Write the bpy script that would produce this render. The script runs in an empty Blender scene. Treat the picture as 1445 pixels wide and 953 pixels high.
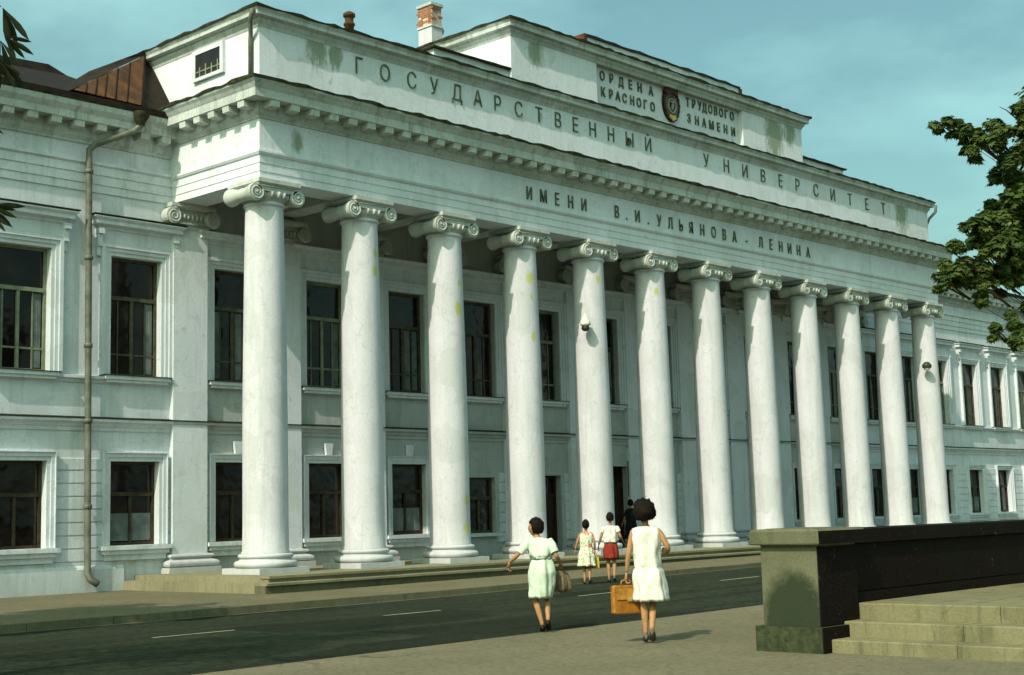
import bpy, bmesh, math, random
from math import sin, cos, pi, radians
from mathutils import Vector, Matrix, noise
random.seed(7)
sc = bpy.context.scene
COL = sc.collection

# ------------------------------------------------------------------ camera
YAW, PITCH, ROLL = 0.8191964502753633, 0.13235331459968436, -0.02702278147934021
cam_data = bpy.data.cameras.new('camera')
cam = bpy.data.objects.new('camera', cam_data); COL.objects.link(cam)
cam_data.sensor_width = 36.0
cam_data.lens = 2031.96 / 1445 * 36
cam_data.shift_x = (722.5 - 723.165) / 1445
cam_data.shift_y = -(476.5 - 457.039) / 1445
cam_data.clip_start = 0.1; cam_data.clip_end = 3000
_f = Vector((sin(YAW), cos(YAW), 0)); _r = Vector((cos(YAW), -sin(YAW), 0)); _u = Vector((0, 0, 1))
_f2 = _f * cos(PITCH) + _u * sin(PITCH); _u2 = _u * cos(PITCH) - _f * sin(PITCH)
_r3 = _r * cos(ROLL) + _u2 * sin(ROLL); _u3 = _u2 * cos(ROLL) - _r * sin(ROLL)
M = Matrix((( _r3.x, _u3.x, -_f2.x, -19.699), (_r3.y, _u3.y, -_f2.y, -26.057), (_r3.z, _u3.z, -_f2.z, 1.554), (0, 0, 0, 1)))
cam.matrix_world = M
sc.camera = cam

# ------------------------------------------------------------------ light
SUN_EL, SUN_OFF = radians(43.0), radians(14.6)
to_sun = Vector((-cos(SUN_OFF) * cos(SUN_EL), -sin(SUN_OFF) * cos(SUN_EL), sin(SUN_EL)))
sd = bpy.data.lights.new('sun', 'SUN'); sd.energy = 4.0; sd.angle = radians(0.55); sd.color = (1.0, 0.85, 0.74)
so = bpy.data.objects.new('sun', sd); COL.objects.link(so)
so.rotation_euler = (-to_sun).to_track_quat('-Z', 'Y').to_euler()
so.location = (-30, -30, 40)
world = bpy.data.worlds.new('World'); sc.world = world; world.use_nodes = True
nt = world.node_tree; nt.nodes.clear()
wo = nt.nodes.new('ShaderNodeOutputWorld'); bg = nt.nodes.new('ShaderNodeBackground')
sky = nt.nodes.new('ShaderNodeTexSky'); sky.sky_type = 'NISHITA'; sky.sun_disc = False
sky.sun_elevation = SUN_EL; sky.sun_rotation = math.atan2(to_sun.x, to_sun.y)
sky.air_density = 1.0; sky.dust_density = 4.5; sky.ozone_density = 1.0
tc = nt.nodes.new('ShaderNodeTexCoord')
cn = nt.nodes.new('ShaderNodeTexNoise'); cn.inputs['Scale'].default_value = 3.2; cn.inputs['Detail'].default_value = 5; cn.inputs['Roughness'].default_value = 0.55
mp = nt.nodes.new('ShaderNodeMapping'); mp.inputs['Scale'].default_value = (1, 1, 2.6)
cr = nt.nodes.new('ShaderNodeValToRGB'); cr.color_ramp.elements[0].position = 0.42; cr.color_ramp.elements[1].position = 0.70
cr.color_ramp.elements[0].color = (0, 0, 0, 1); cr.color_ramp.elements[1].color = (0.5, 0.5, 0.5, 1)
tint = nt.nodes.new('ShaderNodeMix'); tint.data_type = 'RGBA'; tint.blend_type = 'MULTIPLY'; tint.inputs['Factor'].default_value = 1.0
tint.inputs['B'].default_value = (1.02, 1.42, 1.04, 1)
cl = nt.nodes.new('ShaderNodeMix'); cl.data_type = 'RGBA'
cl.inputs['B'].default_value = (4.4, 7.9, 7.6, 1)
nt.links.new(tc.outputs['Generated'], mp.inputs[0]); nt.links.new(mp.outputs[0], cn.inputs['Vector'])
nt.links.new(cn.outputs['Fac'], cr.inputs[0]); nt.links.new(cr.outputs[0], cl.inputs['Factor'])
nt.links.new(sky.outputs[0], tint.inputs['A']); nt.links.new(tint.outputs['Result'], cl.inputs['A'])
nt.links.new(cl.outputs['Result'], bg.inputs['Color']); bg.inputs['Strength'].default_value = 0.125
nt.links.new(bg.outputs[0], wo.inputs[0])
sc.view_settings.view_transform = 'Standard'; sc.view_settings.look = 'None'
sc.view_settings.exposure = 0.16; sc.view_settings.gamma = 1.0

# ------------------------------------------------------------------ materials
def new_mat(name):
    m = bpy.data.materials.new(name); m.use_nodes = True
    return m, m.node_tree, m.node_tree.nodes['Principled BSDF']
def N(t, kind, **kw):
    n = t.nodes.new(kind)
    for k, v in kw.items():
        if k in n.inputs: n.inputs[k].default_value = v
        else: setattr(n, k, v)
    return n
def mixc(t, fac, a, b, mode='MIX'):
    m = t.nodes.new('ShaderNodeMix'); m.data_type = 'RGBA'; m.blend_type = mode
    for key, v in (('Factor', fac), ('A', a), ('B', b)):
        if hasattr(v, 'is_output') or isinstance(v, bpy.types.NodeSocket): t.links.new(v, m.inputs[key])
        elif key == 'Factor': m.inputs[key].default_value = v
        else: m.inputs[key].default_value = (*v, 1)
    return m.outputs['Result']
def ramp(t, src, p0, p1, c0=0.0, c1=1.0):
    r = t.nodes.new('ShaderNodeMapRange'); r.inputs['From Min'].default_value = p0; r.inputs['From Max'].default_value = p1
    r.inputs['To Min'].default_value = c0; r.inputs['To Max'].default_value = c1; r.clamp = True
    t.links.new(src, r.inputs['Value']); return r.outputs[0]
def wpos(t, scale=(1, 1, 1)):
    g = t.nodes.new('ShaderNodeNewGeometry'); mpn = t.nodes.new('ShaderNodeMapping')
    mpn.inputs['Scale'].default_value = scale; t.links.new(g.outputs['Position'], mpn.inputs[0]); return mpn.outputs[0]
def noi(t, vec, scale, detail=4, rough=0.6):
    n = N(t, 'ShaderNodeTexNoise', Scale=scale, Detail=detail, Roughness=rough); t.links.new(vec, n.inputs['Vector']); return n.outputs['Fac']
def ncol(t, vec, scale, detail=4.0):
    n = N(t, 'ShaderNodeTexNoise', Scale=scale, Detail=detail); t.links.new(vec, n.inputs['Vector']); return n.outputs['Color']
def bump(t, bs, h, strength=0.3, dist=0.02):
    b = N(t, 'ShaderNodeBump', Strength=strength, Distance=dist); t.links.new(h, b.inputs['Height']); t.links.new(b.outputs[0], bs.inputs['Normal'])
def stained(name, base, dirt, dark, rough=0.9, fine=22, streak=0.55, bstr=0.35, moss=None, mossp=(0.66, 0.74), blotch=(), bcol=(0.17, 0.22, 0.13), splash=None, patch=0.22):
    """old painted plaster: cloud mottling, vertical run-off streaks, grime, fine grain"""
    m, t, b = new_mat(name)
    p = wpos(t)
    big = noi(t, p, 0.55, 5, 0.65); mid = noi(t, p, 2.7, 6, 0.65); fin = noi(t, p, fine, 3, 0.7)
    st = noi(t, wpos(t, (3.0, 3.0, 0.28)), 1.6, 6, 0.7)
    c = mixc(t, ramp(t, big, 0.38, 0.66, 0, 0.8), base, dirt)
    c = mixc(t, ramp(t, st, 0.50, 0.74, 0, streak), c, dark)
    c = mixc(t, ramp(t, mid, 0.60, 0.75, 0, 0.6), c, dark)
    c = mixc(t, ramp(t, fin, 0.35, 0.7, 0, 0.30), c, dark)
    if patch:       # repainted patches with soft torn edges, hairline cracks
        wp_ = mixc(t, 0.9, p, ncol(t, p, 1.6, 5.0), 'ADD')
        vc = N(t, 'ShaderNodeTexVoronoi', Scale=1.15); t.links.new(wp_, vc.inputs['Vector'])
        sx_ = N(t, 'ShaderNodeSeparateColor'); t.links.new(vc.outputs['Color'], sx_.inputs[0])
        c = mixc(t, ramp(t, sx_.outputs[0], 0.55, 0.9, 0, patch), c, dark)
        ve = N(t, 'ShaderNodeTexVoronoi', Scale=0.55, feature='DISTANCE_TO_EDGE'); t.links.new(wp_, ve.inputs['Vector'])
        c = mixc(t, ramp(t, ve.outputs['Distance'], 0.0, 0.006, 0.5, 0), c, dark)
    if splash:      # street dirt thrown up against the foot
        sp_ = N(t, 'ShaderNodeSeparateXYZ'); t.links.new(p, sp_.inputs[0])
        sj = N(t, 'ShaderNodeMath', operation='MULTIPLY_ADD'); t.links.new(st, sj.inputs[0]); sj.inputs[1].default_value = -1.3; t.links.new(sp_.outputs['Z'], sj.inputs[2])
        c = mixc(t, ramp(t, sj.outputs[0], splash[0], splash[1], 0.75, 0), c, dark)
    if moss:
        ms = noi(t, wpos(t, (1, 1, 0.6)), 1.9, 3, 0.5)
        c = mixc(t, ramp(t, ms, mossp[0], mossp[1], 0, 0.85), c, moss)
    for bx, by, bz, br in blotch:      # lichen where rain gets in under the flashing
        sb = N(t, 'ShaderNodeVectorMath', operation='DISTANCE'); t.links.new(wpos(t, (1, 1, .6)), sb.inputs[0]); sb.inputs[1].default_value = (bx, by, bz * .6)
        nn = N(t, 'ShaderNodeMath', operation='MULTIPLY_ADD'); t.links.new(noi(t, wpos(t, (1, 1, .35)), 7, 7, 0.85), nn.inputs[0]); nn.inputs[1].default_value = br * 2.2; t.links.new(sb.outputs['Value'], nn.inputs[2])
        c = mixc(t, ramp(t, nn.outputs[0], br * 1.55, br * 1.95, 0.8, 0), c, bcol)
    t.links.new(c, b.inputs['Base Color']); b.inputs['Roughness'].default_value = rough
    b.inputs['Specular IOR Level'].default_value = 0.10
    add = N(t, 'ShaderNodeMath', operation='ADD'); t.links.new(mid, add.inputs[0]); t.links.new(fin, add.inputs[1])
    bump(t, b, add.outputs[0], bstr, 0.012)
    return m
def simple(name, c0, c1, scale=8, rough=0.6, metal=0.0, bstr=0.2, spec=0.15):
    m, t, b = new_mat(name); p = wpos(t)
    f = noi(t, p, scale, 5, 0.65)
    t.links.new(mixc(t, ramp(t, f, 0.35, 0.68), c0, c1), b.inputs['Base Color'])
    b.inputs['Roughness'].default_value = rough; b.inputs['Metallic'].default_value = metal
    b.inputs['Specular IOR Level'].default_value = spec
    if bstr: bump(t, b, f, bstr, 0.01)
    return m

PL_WALL = stained('wall_plaster', (0.66, 0.71, 0.77), (0.58, 0.64, 0.67), (0.33, 0.38, 0.36), streak=0.6, splash=(-0.9, 0.35))
PL_PORT = stained('portico_plaster', (0.69, 0.74, 0.81), (0.62, 0.68, 0.72), (0.37, 0.42, 0.40), streak=0.38, moss=(0.20, 0.25, 0.13), mossp=(0.72, 0.80), blotch=((1.35, -.3, 12.75, .5), (1.9, -.3, 12.6, .3), (9.3, -.12, 14.45, .45), (21.3, -.12, 14.2, .8), (22.3, -.12, 14.5, .5), (29.6, -.3, 12.55, .7), (0.6, -.4, 10.2, .25)))
PL_COL = stained('column_whitewash', (0.60, 0.61, 0.67), (0.53, 0.55, 0.59), (0.34, 0.37, 0.35), streak=0.5, bstr=0.5, splash=(-0.45, 0.75), bcol=(0.42, 0.47, 0.05), blotch=((2.97, -0.45, 7.88, 0.11), (2.94, -0.46, 7.44, 0.13), (3.22, -0.33, 6.4, 0.08), (3.22, -0.33, 5.76, 0.09), (5.77, -0.46, 7.43, 0.09), (5.7, -0.47, 6.77, 0.16), (8.46, -0.46, 7.85, 0.16), (8.48, -0.47, 7.32, 0.08), (8.49, -0.47, 6.27, 0.11), (11.31, -0.46, 8.1, 0.12), (14.03, -0.42, 8.02, 0.11), (3.21, -0.32, 2.1, 0.16), (5.81, -0.46, 1.98, 0.12), (5.75, -0.47, 1.28, 0.14)))
PL_CAP = stained('capital_stone', (0.56, 0.59, 0.57), (0.44, 0.48, 0.45), (0.20, 0.23, 0.18), streak=0.5)
PL_IN = stained('shade_toned_portico_wall', (0.46, 0.50, 0.50), (0.38, 0.42, 0.41), (0.21, 0.24, 0.21), streak=0.5)  # shade behind the columns put into a darker plaster colour
PL_COR = stained('weathered_cornice_plaster', (0.55, 0.60, 0.60), (0.42, 0.47, 0.44), (0.16, 0.19, 0.14), streak=0.8, fine=16)
STEPS_M = stained('step_stone', (0.215, 0.20, 0.115), (0.17, 0.165, 0.092), (0.05, 0.055, 0.028), streak=0.75, fine=34, bstr=0.5)
PIER_M = stained('pier_stone', (0.135, 0.138, 0.085), (0.10, 0.108, 0.06), (0.035, 0.042, 0.024), streak=0.45, fine=50, bstr=0.7)
BRICK = simple('old_brick', (0.24, 0.10, 0.06), (0.36, 0.20, 0.13), 9, 0.95)
ROOF_M = simple('rusty_roof_metal', (0.045, 0.026, 0.014), (0.13, 0.060, 0.028), 2.2, 0.75, 0.0, 0.3)
ROOF_D = simple('dark_roof_metal', (0.008, 0.006, 0.004), (0.026, 0.016, 0.010), 3.5, 0.75, 0.0, 0.3)
EDGE_M = simple('weathered_flashing', (0.010, 0.014, 0.008), (0.05, 0.05, 0.025), 5, 0.85)
PIPE_M = simple('painted_drainpipe', (0.085, 0.095, 0.07), (0.18, 0.195, 0.155), 2.5, 0.55, 0.2, 0.1)
FRAME_M = simple('window_frame_paint', (0.040, 0.042, 0.025), (0.10, 0.098, 0.06), 5, 0.6)
FRAME_L = simple('pale_window_frame', (0.14, 0.16, 0.11), (0.24, 0.27, 0.18), 5, 0.6)
CURT = simple('grey_curtain', (0.08, 0.10, 0.10), (0.17, 0.20, 0.19), 3, 0.95)
DOOR_M = simple('dark_door_wood', (0.022, 0.012, 0.008), (0.045, 0.025, 0.015), 6, 0.5)
LET_M = simple('letter_metal', (0.05, 0.07, 0.045), (0.15, 0.18, 0.11), 4, 0.6)
EMB_D = simple('emblem_dark_enamel', (0.025, 0.012, 0.008), (0.055, 0.030, 0.018), 5, 0.45)
EMB_R = simple('emblem_red_enamel', (0.045, 0.010, 0.007), (0.08, 0.018, 0.012), 4, 0.4)
EMB_G = simple('emblem_gilt', (0.42, 0.27, 0.08), (0.55, 0.38, 0.14), 7, 0.4, 0.4)
EMB_S = simple('emblem_silver', (0.22, 0.23, 0.20), (0.35, 0.36, 0.30), 7, 0.4, 0.3)
PLAQ = simple('plaque_enamel', (0.045, 0.06, 0.030), (0.085, 0.10, 0.05), 4, 0.4)
PLAQ_T = simple('plaque_lettering', (0.16, 0.16, 0.09), (0.22, 0.22, 0.12), 7, 0.5)
LAMPM = simple('lamp_metal', (0.03, 0.035, 0.025), (0.07, 0.075, 0.05), 6, 0.4, 0.3)
LAMPW = simple('lamp_milk_glass', (0.62, 0.62, 0.52), (0.72, 0.72, 0.60), 6, 0.35)
PAINT = simple('road_paint', (0.20, 0.22, 0.15), (0.42, 0.44, 0.32), 4, 0.8, 0, 0)
BARK = simple('bark', (0.06, 0.045, 0.03), (0.14, 0.11, 0.07), 9, 0.95, 0, 0.8)
HAIR = simple('black_hair', (0.004, 0.003, 0.002), (0.012, 0.007, 0.004), 40, 0.8, 0, 0.8, spec=0.12)
SKIN = simple('warm_skin', (0.30, 0.16, 0.075), (0.42, 0.23, 0.11), 12, 0.55, 0, 0.05)  # plain warm skin colour, mottled by noise
SHOE = simple('dark_shoe', (0.010, 0.008, 0.006), (0.03, 0.02, 0.015), 12, 0.4, 0, 0)
SHOE2 = simple('grey_shoe', (0.07, 0.07, 0.05), (0.12, 0.11, 0.08), 12, 0.45, 0, 0)
BAG = simple('tan_leather', (0.24, 0.105, 0.02), (0.46, 0.23, 0.04), 14, 0.5, 0, 0.2)
BAG2 = simple('brown_mesh_bag', (0.09, 0.07, 0.04), (0.18, 0.13, 0.08), 30, 0.8, 0, 0.3)
DARKC = simple('dark_cloth', (0.008, 0.009, 0.010), (0.02, 0.02, 0.02), 12, 0.9, 0, 0.2)
REDC = simple('red_cloth', (0.17, 0.020, 0.012), (0.27, 0.040, 0.022), 14, 0.9, 0, 0.2)
WHITEC = simple('white_cotton', (0.50, 0.52, 0.44), (0.72, 0.73, 0.68), 9, 0.9, 0, 0.35)
MINTC = simple('pale_green_cotton', (0.42, 0.54, 0.42), (0.60, 0.68, 0.57), 9, 0.9, 0, 0.35)
FADE_L = simple('lamp_bracket', (0.12, 0.16, 0.10), (0.20, 0.25, 0.16), 9, 0.7)

def glass_mat():
    m, t, b = new_mat('dark_window_glass')
    f = noi(t, wpos(t), 1.3, 3, 0.5)
    t.links.new(mixc(t, ramp(t, f, 0.4, 0.65), (0.006, 0.004, 0.003), (0.022, 0.014, 0.009)), b.inputs['Base Color'])
    b.inputs['Roughness'].default_value = 0.08; b.inputs['Specular IOR Level'].default_value = 0.30
    f2 = noi(t, wpos(t), 1.6, 2, 0.5); bump(t, b, f2, 0.5, 0.05)
    return m
GLASS = glass_mat()

def print_cloth():
    m, t, b = new_mat('flowered_print_cotton')
    v = N(t, 'ShaderNodeTexVoronoi', Scale=22.0); t.links.new(wpos(t), v.inputs['Vector'])
    c = mixc(t, ramp(t, v.outputs['Distance'], 0.30, 0.42, 1, 0), (0.60, 0.64, 0.48), (0.22, 0.36, 0.20))
    f = noi(t, wpos(t), 9, 2); c = mixc(t, ramp(t, f, 0.58, 0.64), c, (0.52, 0.16, 0.12))
    t.links.new(c, b.inputs['Base Color']); b.inputs['Roughness'].default_value = 0.9
    return m
PRINTC = print_cloth()

def asphalt():
    m, t, b = new_mat('road_asphalt'); p = wpos(t)
    big = noi(t, p, 0.35, 5); tr = noi(t, wpos(t, (0.08, 1.0, 1)), 1.4, 4); fin = noi(t, p, 60, 3, 0.8); grain = noi(t, p, 18, 3, 0.8)
    c = mixc(t, ramp(t, big, 0.4, 0.65), (0.015, 0.022, 0.014), (0.024, 0.032, 0.020))
    c = mixc(t, ramp(t, tr, 0.5, 0.75, 0, 0.6), c, (0.034, 0.040, 0.026))
    c = mixc(t, ramp(t, fin, 0.48, 0.70, 0, 0.8), c, (0.085, 0.095, 0.065))
    c = mixc(t, ramp(t, grain, 0.55, 0.7, 0, 0.5), c, (0.010, 0.014, 0.008))
    g2 = noi(t, p, 7.5, 5, 0.85); c = mixc(t, ramp(t, g2, 0.46, 0.62, 0, 0.55), c, (0.006, 0.010, 0.005)); c = mixc(t, ramp(t, g2, 0.50, 0.36, 0, 0.45), c, (0.055, 0.065, 0.045))
    vq = N(t, 'ShaderNodeTexVoronoi', Scale=0.5, distance='CHEBYCHEV'); t.links.new(wpos(t, (.5, 1, 1)), vq.inputs['Vector'])
    sq = N(t, 'ShaderNodeSeparateColor'); t.links.new(vq.outputs['Color'], sq.inputs[0])
    c = mixc(t, ramp(t, sq.outputs[0], 0.80, 0.82, 0, 0.45), c, (0.006, 0.009, 0.006))
    lane = noi(t, wpos(t, (0.03, 1.3, 1)), 1.1, 2); c = mixc(t, ramp(t, lane, 0.50, 0.62, 0, 0.5), c, (0.010, 0.013, 0.009))
    oil = noi(t, p, 1.7, 5, 0.7); c = mixc(t, ramp(t, oil, 0.66, 0.72, 0, 0.7), c, (0.004, 0.006, 0.004))
    vo = N(t, 'ShaderNodeTexVoronoi', Scale=0.42, feature='DISTANCE_TO_EDGE')
    wp = mixc(t, 0.9, p, ncol(t, p, 0.9, 6.0), 'ADD')
    t.links.new(wp, vo.inputs['Vector'])
    c = mixc(t, ramp(t, vo.outputs['Distance'], 0.0, 0.007, 0.7, 0), c, (0.012, 0.012, 0.008))
    t.links.new(c, b.inputs['Base Color']); b.inputs['Roughness'].default_value = 0.95; b.inputs['Specular IOR Level'].default_value = 0.04
    bump(t, b, fin, 0.6, 0.01); return m
def sandy(name, a, c2, dark):
    m, t, b = new_mat(name); p = wpos(t)
    big = noi(t, p, 0.5, 6, 0.65); fin = noi(t, p, 55, 3, 0.8); mid = noi(t, p, 7, 4, 0.7)
    c = mixc(t, ramp(t, big, 0.35, 0.65), a, c2)
    c = mixc(t, ramp(t, mid, 0.5, 0.75, 0, 0.45), c, dark)
    c = mixc(t, ramp(t, fin, 0.5, 0.7, 0, 0.55), c, dark)
    g2 = noi(t, p, 13, 5, 0.85); c = mixc(t, ramp(t, g2, 0.48, 0.64, 0, 0.6), c, dark)
    vo = N(t, 'ShaderNodeTexVoronoi', Scale=0.33, feature='DISTANCE_TO_EDGE')
    t.links.new(mixc(t, 1.0, p, ncol(t, p, 0.8, 7.0), 'ADD'), vo.inputs['Vector'])
    c = mixc(t, ramp(t, vo.outputs['Distance'], 0.0, 0.004, 0.45, 0), c, (0.03, 0.03, 0.018))
    t.links.new(c, b.inputs['Base Color']); b.inputs['Roughness'].default_value = 0.95; b.inputs['Specular IOR Level'].default_value = 0.15
    bump(t, b, fin, 0.6, 0.01); return m
ASPH = asphalt()
PAVE = sandy('pavement_asphalt', (0.125, 0.118, 0.070), (0.165, 0.152, 0.092), (0.05, 0.048, 0.028))
NEARP = sandy('near_pavement_asphalt', (0.138, 0.128, 0.080), (0.180, 0.165, 0.105), (0.05, 0.048, 0.030))
KERB_M = stained('kerb_stone', (0.13, 0.13, 0.08), (0.10, 0.10, 0.06), (0.045, 0.05, 0.03))
TREAD_M = stained('tread_stone', (0.26, 0.245, 0.155), (0.20, 0.195, 0.12), (0.08, 0.08, 0.05), fine=34)

def granite():
    m, t, b = new_mat('dark_red_granite'); p = wpos(t)
    fin = noi(t, p, 45, 4, 0.8); big = noi(t, p, 1.1, 5, 0.6)
    c = mixc(t, ramp(t, fin, 0.42, 0.62), (0.005, 0.004, 0.003), (0.018, 0.011, 0.009))
    c = mixc(t, ramp(t, big, 0.5, 0.7, 0, 0.5), c, (0.010, 0.011, 0.007))
    sp = noi(t, wpos(t, (1, 1, 0.55)), 3.1, 4, 0.75)
    c = mixc(t, ramp(t, sp, 0.66, 0.71, 0, 0.7), c, (0.13, 0.12, 0.10))
    fl = noi(t, p, 16, 4, 0.9); c = mixc(t, ramp(t, fl, 0.66, 0.70, 0, 0.8), c, (0.22, 0.20, 0.17))
    t.links.new(c, b.inputs['Base Color']); b.inputs['Roughness'].default_value = 0.75; b.inputs['Specular IOR Level'].default_value = 0.06
    bump(t, b, fin, 0.4, 0.01); return m
GRAN = granite()
def pier_mat():
    """rough olive stone with a rounded dark patch on its lower half"""
    m, t, b = new_mat('dark_patched_pier_stone'); p = wpos(t)
    fin = noi(t, p, 50, 4, 0.8); big = noi(t, p, 1.6, 5, 0.6)
    c = mixc(t, ramp(t, big, 0.35, 0.65), (0.105, 0.112, 0.066), (0.14, 0.145, 0.088))
    c = mixc(t, ramp(t, fin, 0.45, 0.7, 0, 0.5), c, (0.04, 0.045, 0.025))
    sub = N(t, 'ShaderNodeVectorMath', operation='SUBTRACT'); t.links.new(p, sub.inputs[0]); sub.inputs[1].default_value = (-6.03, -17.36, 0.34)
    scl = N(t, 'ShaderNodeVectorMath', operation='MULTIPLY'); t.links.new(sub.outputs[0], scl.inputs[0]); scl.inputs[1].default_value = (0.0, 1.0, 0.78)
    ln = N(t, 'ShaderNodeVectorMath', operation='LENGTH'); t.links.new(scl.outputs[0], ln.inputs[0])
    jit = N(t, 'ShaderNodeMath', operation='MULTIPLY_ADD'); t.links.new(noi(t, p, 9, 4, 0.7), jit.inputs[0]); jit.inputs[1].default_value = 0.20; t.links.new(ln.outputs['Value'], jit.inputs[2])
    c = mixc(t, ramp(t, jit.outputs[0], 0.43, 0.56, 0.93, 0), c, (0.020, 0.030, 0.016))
    t.links.new(c, b.inputs['Base Color']); b.inputs['Roughness'].default_value = 0.92; b.inputs['Specular IOR Level'].default_value = 0.2
    bump(t, b, fin, 0.7, 0.012); return m
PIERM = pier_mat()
PLINTH_D = simple('dark_plinth_stone', (0.020, 0.028, 0.014), (0.055, 0.065, 0.032), 14, 0.95, 0, 0.5)  # plinth stone, much darker than the shaft

def leaf_mat(name, c0, c1, c2):
    m, t, b = new_mat(name); p = wpos(t)
    f = noi(t, p, 6.5, 2, 0.6); f2 = noi(t, p, 1.2, 3, 0.6)
    c = mixc(t, ramp(t, f, 0.40, 0.62), c0, c1); c = mixc(t, ramp(t, f2, 0.5, 0.7, 0, 0.7), c, c2)
    t.links.new(c, b.inputs['Base Color']); b.inputs['Roughness'].default_value = 0.55; b.inputs['Specular IOR Level'].default_value = 0.3
    tr = N(t, 'ShaderNodeBsdfTranslucent'); t.links.new(c, tr.inputs['Color'])
    mx = N(t, 'ShaderNodeMixShader'); mx.inputs[0].default_value = 0.30
    t.links.new(b.outputs[0], mx.inputs[1]); t.links.new(tr.outputs[0], mx.inputs[2])
    t.links.new(mx.outputs[0], t.nodes['Material Output'].inputs['Surface']); return m
LEAF = leaf_mat('maple_leaf', (0.040, 0.080, 0.016), (0.095, 0.13, 0.026), (0.022, 0.046, 0.014))
LEAF2 = leaf_mat('chestnut_leaf', (0.014, 0.022, 0.008), (0.03, 0.042, 0.014), (0.02, 0.025, 0.010))

# ------------------------------------------------------------------ mesh helpers
class MB:
    def __init__(s): s.v = []; s.f = []; s.sm = []
    def add(s, vs, fs, smooth=False):
        o = len(s.v); s.v += [tuple(v) for v in vs]; s.f += [tuple(i + o for i in f) for f in fs]; s.sm += [smooth] * len(fs); return s
    def box(s, x0, x1, y0, y1, z0, z1):
        return s.add([(x0, y0, z0), (x1, y0, z0), (x1, y1, z0), (x0, y1, z0), (x0, y0, z1), (x1, y0, z1), (x1, y1, z1), (x0, y1, z1)],
                     [(0, 3, 2, 1), (4, 5, 6, 7), (0, 1, 5, 4), (1, 2, 6, 5), (2, 3, 7, 6), (3, 0, 4, 7)])
    def lathe(s, prof, c=(0, 0), n=28, smooth=True, a0=0.0):
        vs = []; fs = []; k = len(prof)
        for i in range(n):
            a = a0 + 2 * pi * i / n
            for r, z in prof: vs.append((c[0] + r * cos(a), c[1] + r * sin(a), z))
        for i in range(n):
            j = (i + 1) % n
            for q in range(k - 1): fs.append((i * k + q, j * k + q, j * k + q + 1, i * k + q + 1))
        s.add(vs, fs, smooth)
        s.add([(c[0] + prof[-1][0] * cos(a0 + 2 * pi * i / n), c[1] + prof[-1][0] * sin(a0 + 2 * pi * i / n), prof[-1][1]) for i in range(n)], [tuple(range(n))])
        s.add([(c[0] + prof[0][0] * cos(a0 + 2 * pi * i / n), c[1] + prof[0][0] * sin(a0 + 2 * pi * i / n), prof[0][1]) for i in range(n)], [tuple(reversed(range(n)))])
        return s
    def tube(s, pts, rad, n=8, cap=True, smooth=True, flat=1.0):
        pts = [Vector(p) for p in pts]; k = len(pts)
        if not isinstance(rad, (list, tuple)): rad = [rad] * k
        vs = []; fs = []; pu = None
        for i, p in enumerate(pts):
            d = (pts[min(i + 1, k - 1)] - pts[max(i - 1, 0)])
            d = d.normalized() if d.length > 1e-9 else Vector((0, 0, 1))
            u = pu if pu is not None else (Vector((0, 0, 1)) if abs(d.z) < 0.9 else Vector((1, 0, 0)))
            a = d.cross(u); a = a.normalized() if a.length > 1e-6 else d.orthogonal().normalized()
            b = a.cross(d).normalized(); pu = b
            for j in range(n):
                t = 2 * pi * j / n; vs.append(p + (a * cos(t) + b * sin(t) * flat) * rad[i])
        for i in range(k - 1):
            for j in range(n):
                j2 = (j + 1) % n; fs.append((i * n + j, i * n + j2, (i + 1) * n + j2, (i + 1) * n + j))
        if cap: fs.append(tuple(reversed(range(n)))); fs.append(tuple((k - 1) * n + j for j in range(n)))
        return s.add(vs, fs, smooth)
    def prism(s, pts, h0, h1, axis='y'):
        """polygon (a,b) extruded; axis y: (x,z) polygon between y=h0,h1; axis z: (x,y) polygon; axis x: (y,z)"""
        def mk(a, b, h): return {'y': (a, h, b), 'z': (a, b, h), 'x': (h, a, b)}[axis]
        n = len(pts); vs = [mk(a, b, h0) for a, b in pts] + [mk(a, b, h1) for a, b in pts]
        fs = [tuple(range(n)), tuple(reversed(range(n, 2 * n)))] + [(i, i + n, (i + 1) % n + n, (i + 1) % n) for i in range(n)]
        return s.add(vs, fs)
    def sweep(s, path, prof, cap=True):
        """moulding: profile (outward offset, z) swept along a plan path, mitred; outward = right-hand side of travel"""
        P = [Vector((p[0], p[1])) for p in path]; k = len(P); m = len(prof); vs = []; fs = []
        for i, p in enumerate(P):
            d0 = (P[i] - P[i - 1]).normalized() if i else None
            d1 = (P[i + 1] - P[i]).normalized() if i < k - 1 else None
            if d0 is None: d0 = d1
            if d1 is None: d1 = d0
            n0 = Vector((d0.y, -d0.x)); n1 = Vector((d1.y, -d1.x)); mt = (n0 + n1)
            mt = mt / (mt.length ** 2 / 2) if mt.length > 1e-6 else n0
            for o, z in prof: q = p + mt * o; vs.append((q.x, q.y, z))
        for i in range(k - 1):
            for j in range(m):
                j2 = (j + 1) % m; fs.append((i * m + j, (i + 1) * m + j, (i + 1) * m + j2, i * m + j2))
        if cap: fs.append(tuple(range(m))); fs.append(tuple(reversed([(k - 1) * m + j for j in range(m)])))
        return s.add(vs, fs)
    def mesh(s, name, mat, fix=True):
        me = bpy.data.meshes.new(name); me.from_pydata(s.v, [], s.f)
        me.polygons.foreach_set('use_smooth', s.sm)
        if fix:
            bm = bmesh.new(); bm.from_mesh(me); bmesh.ops.recalc_face_normals(bm, faces=bm.faces); bm.to_mesh(me); bm.free()
        me.materials.append(mat); me.update(); return me
def link(name, me, parent=None, loc=(0, 0, 0), rot=None, label=None):
    o = bpy.data.objects.new(name, me); COL.objects.link(o)
    if parent is not None: o.parent = parent
    o.location = loc
    if rot: o.rotation_euler = rot
    if label: o['label'] = label
    return o
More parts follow.
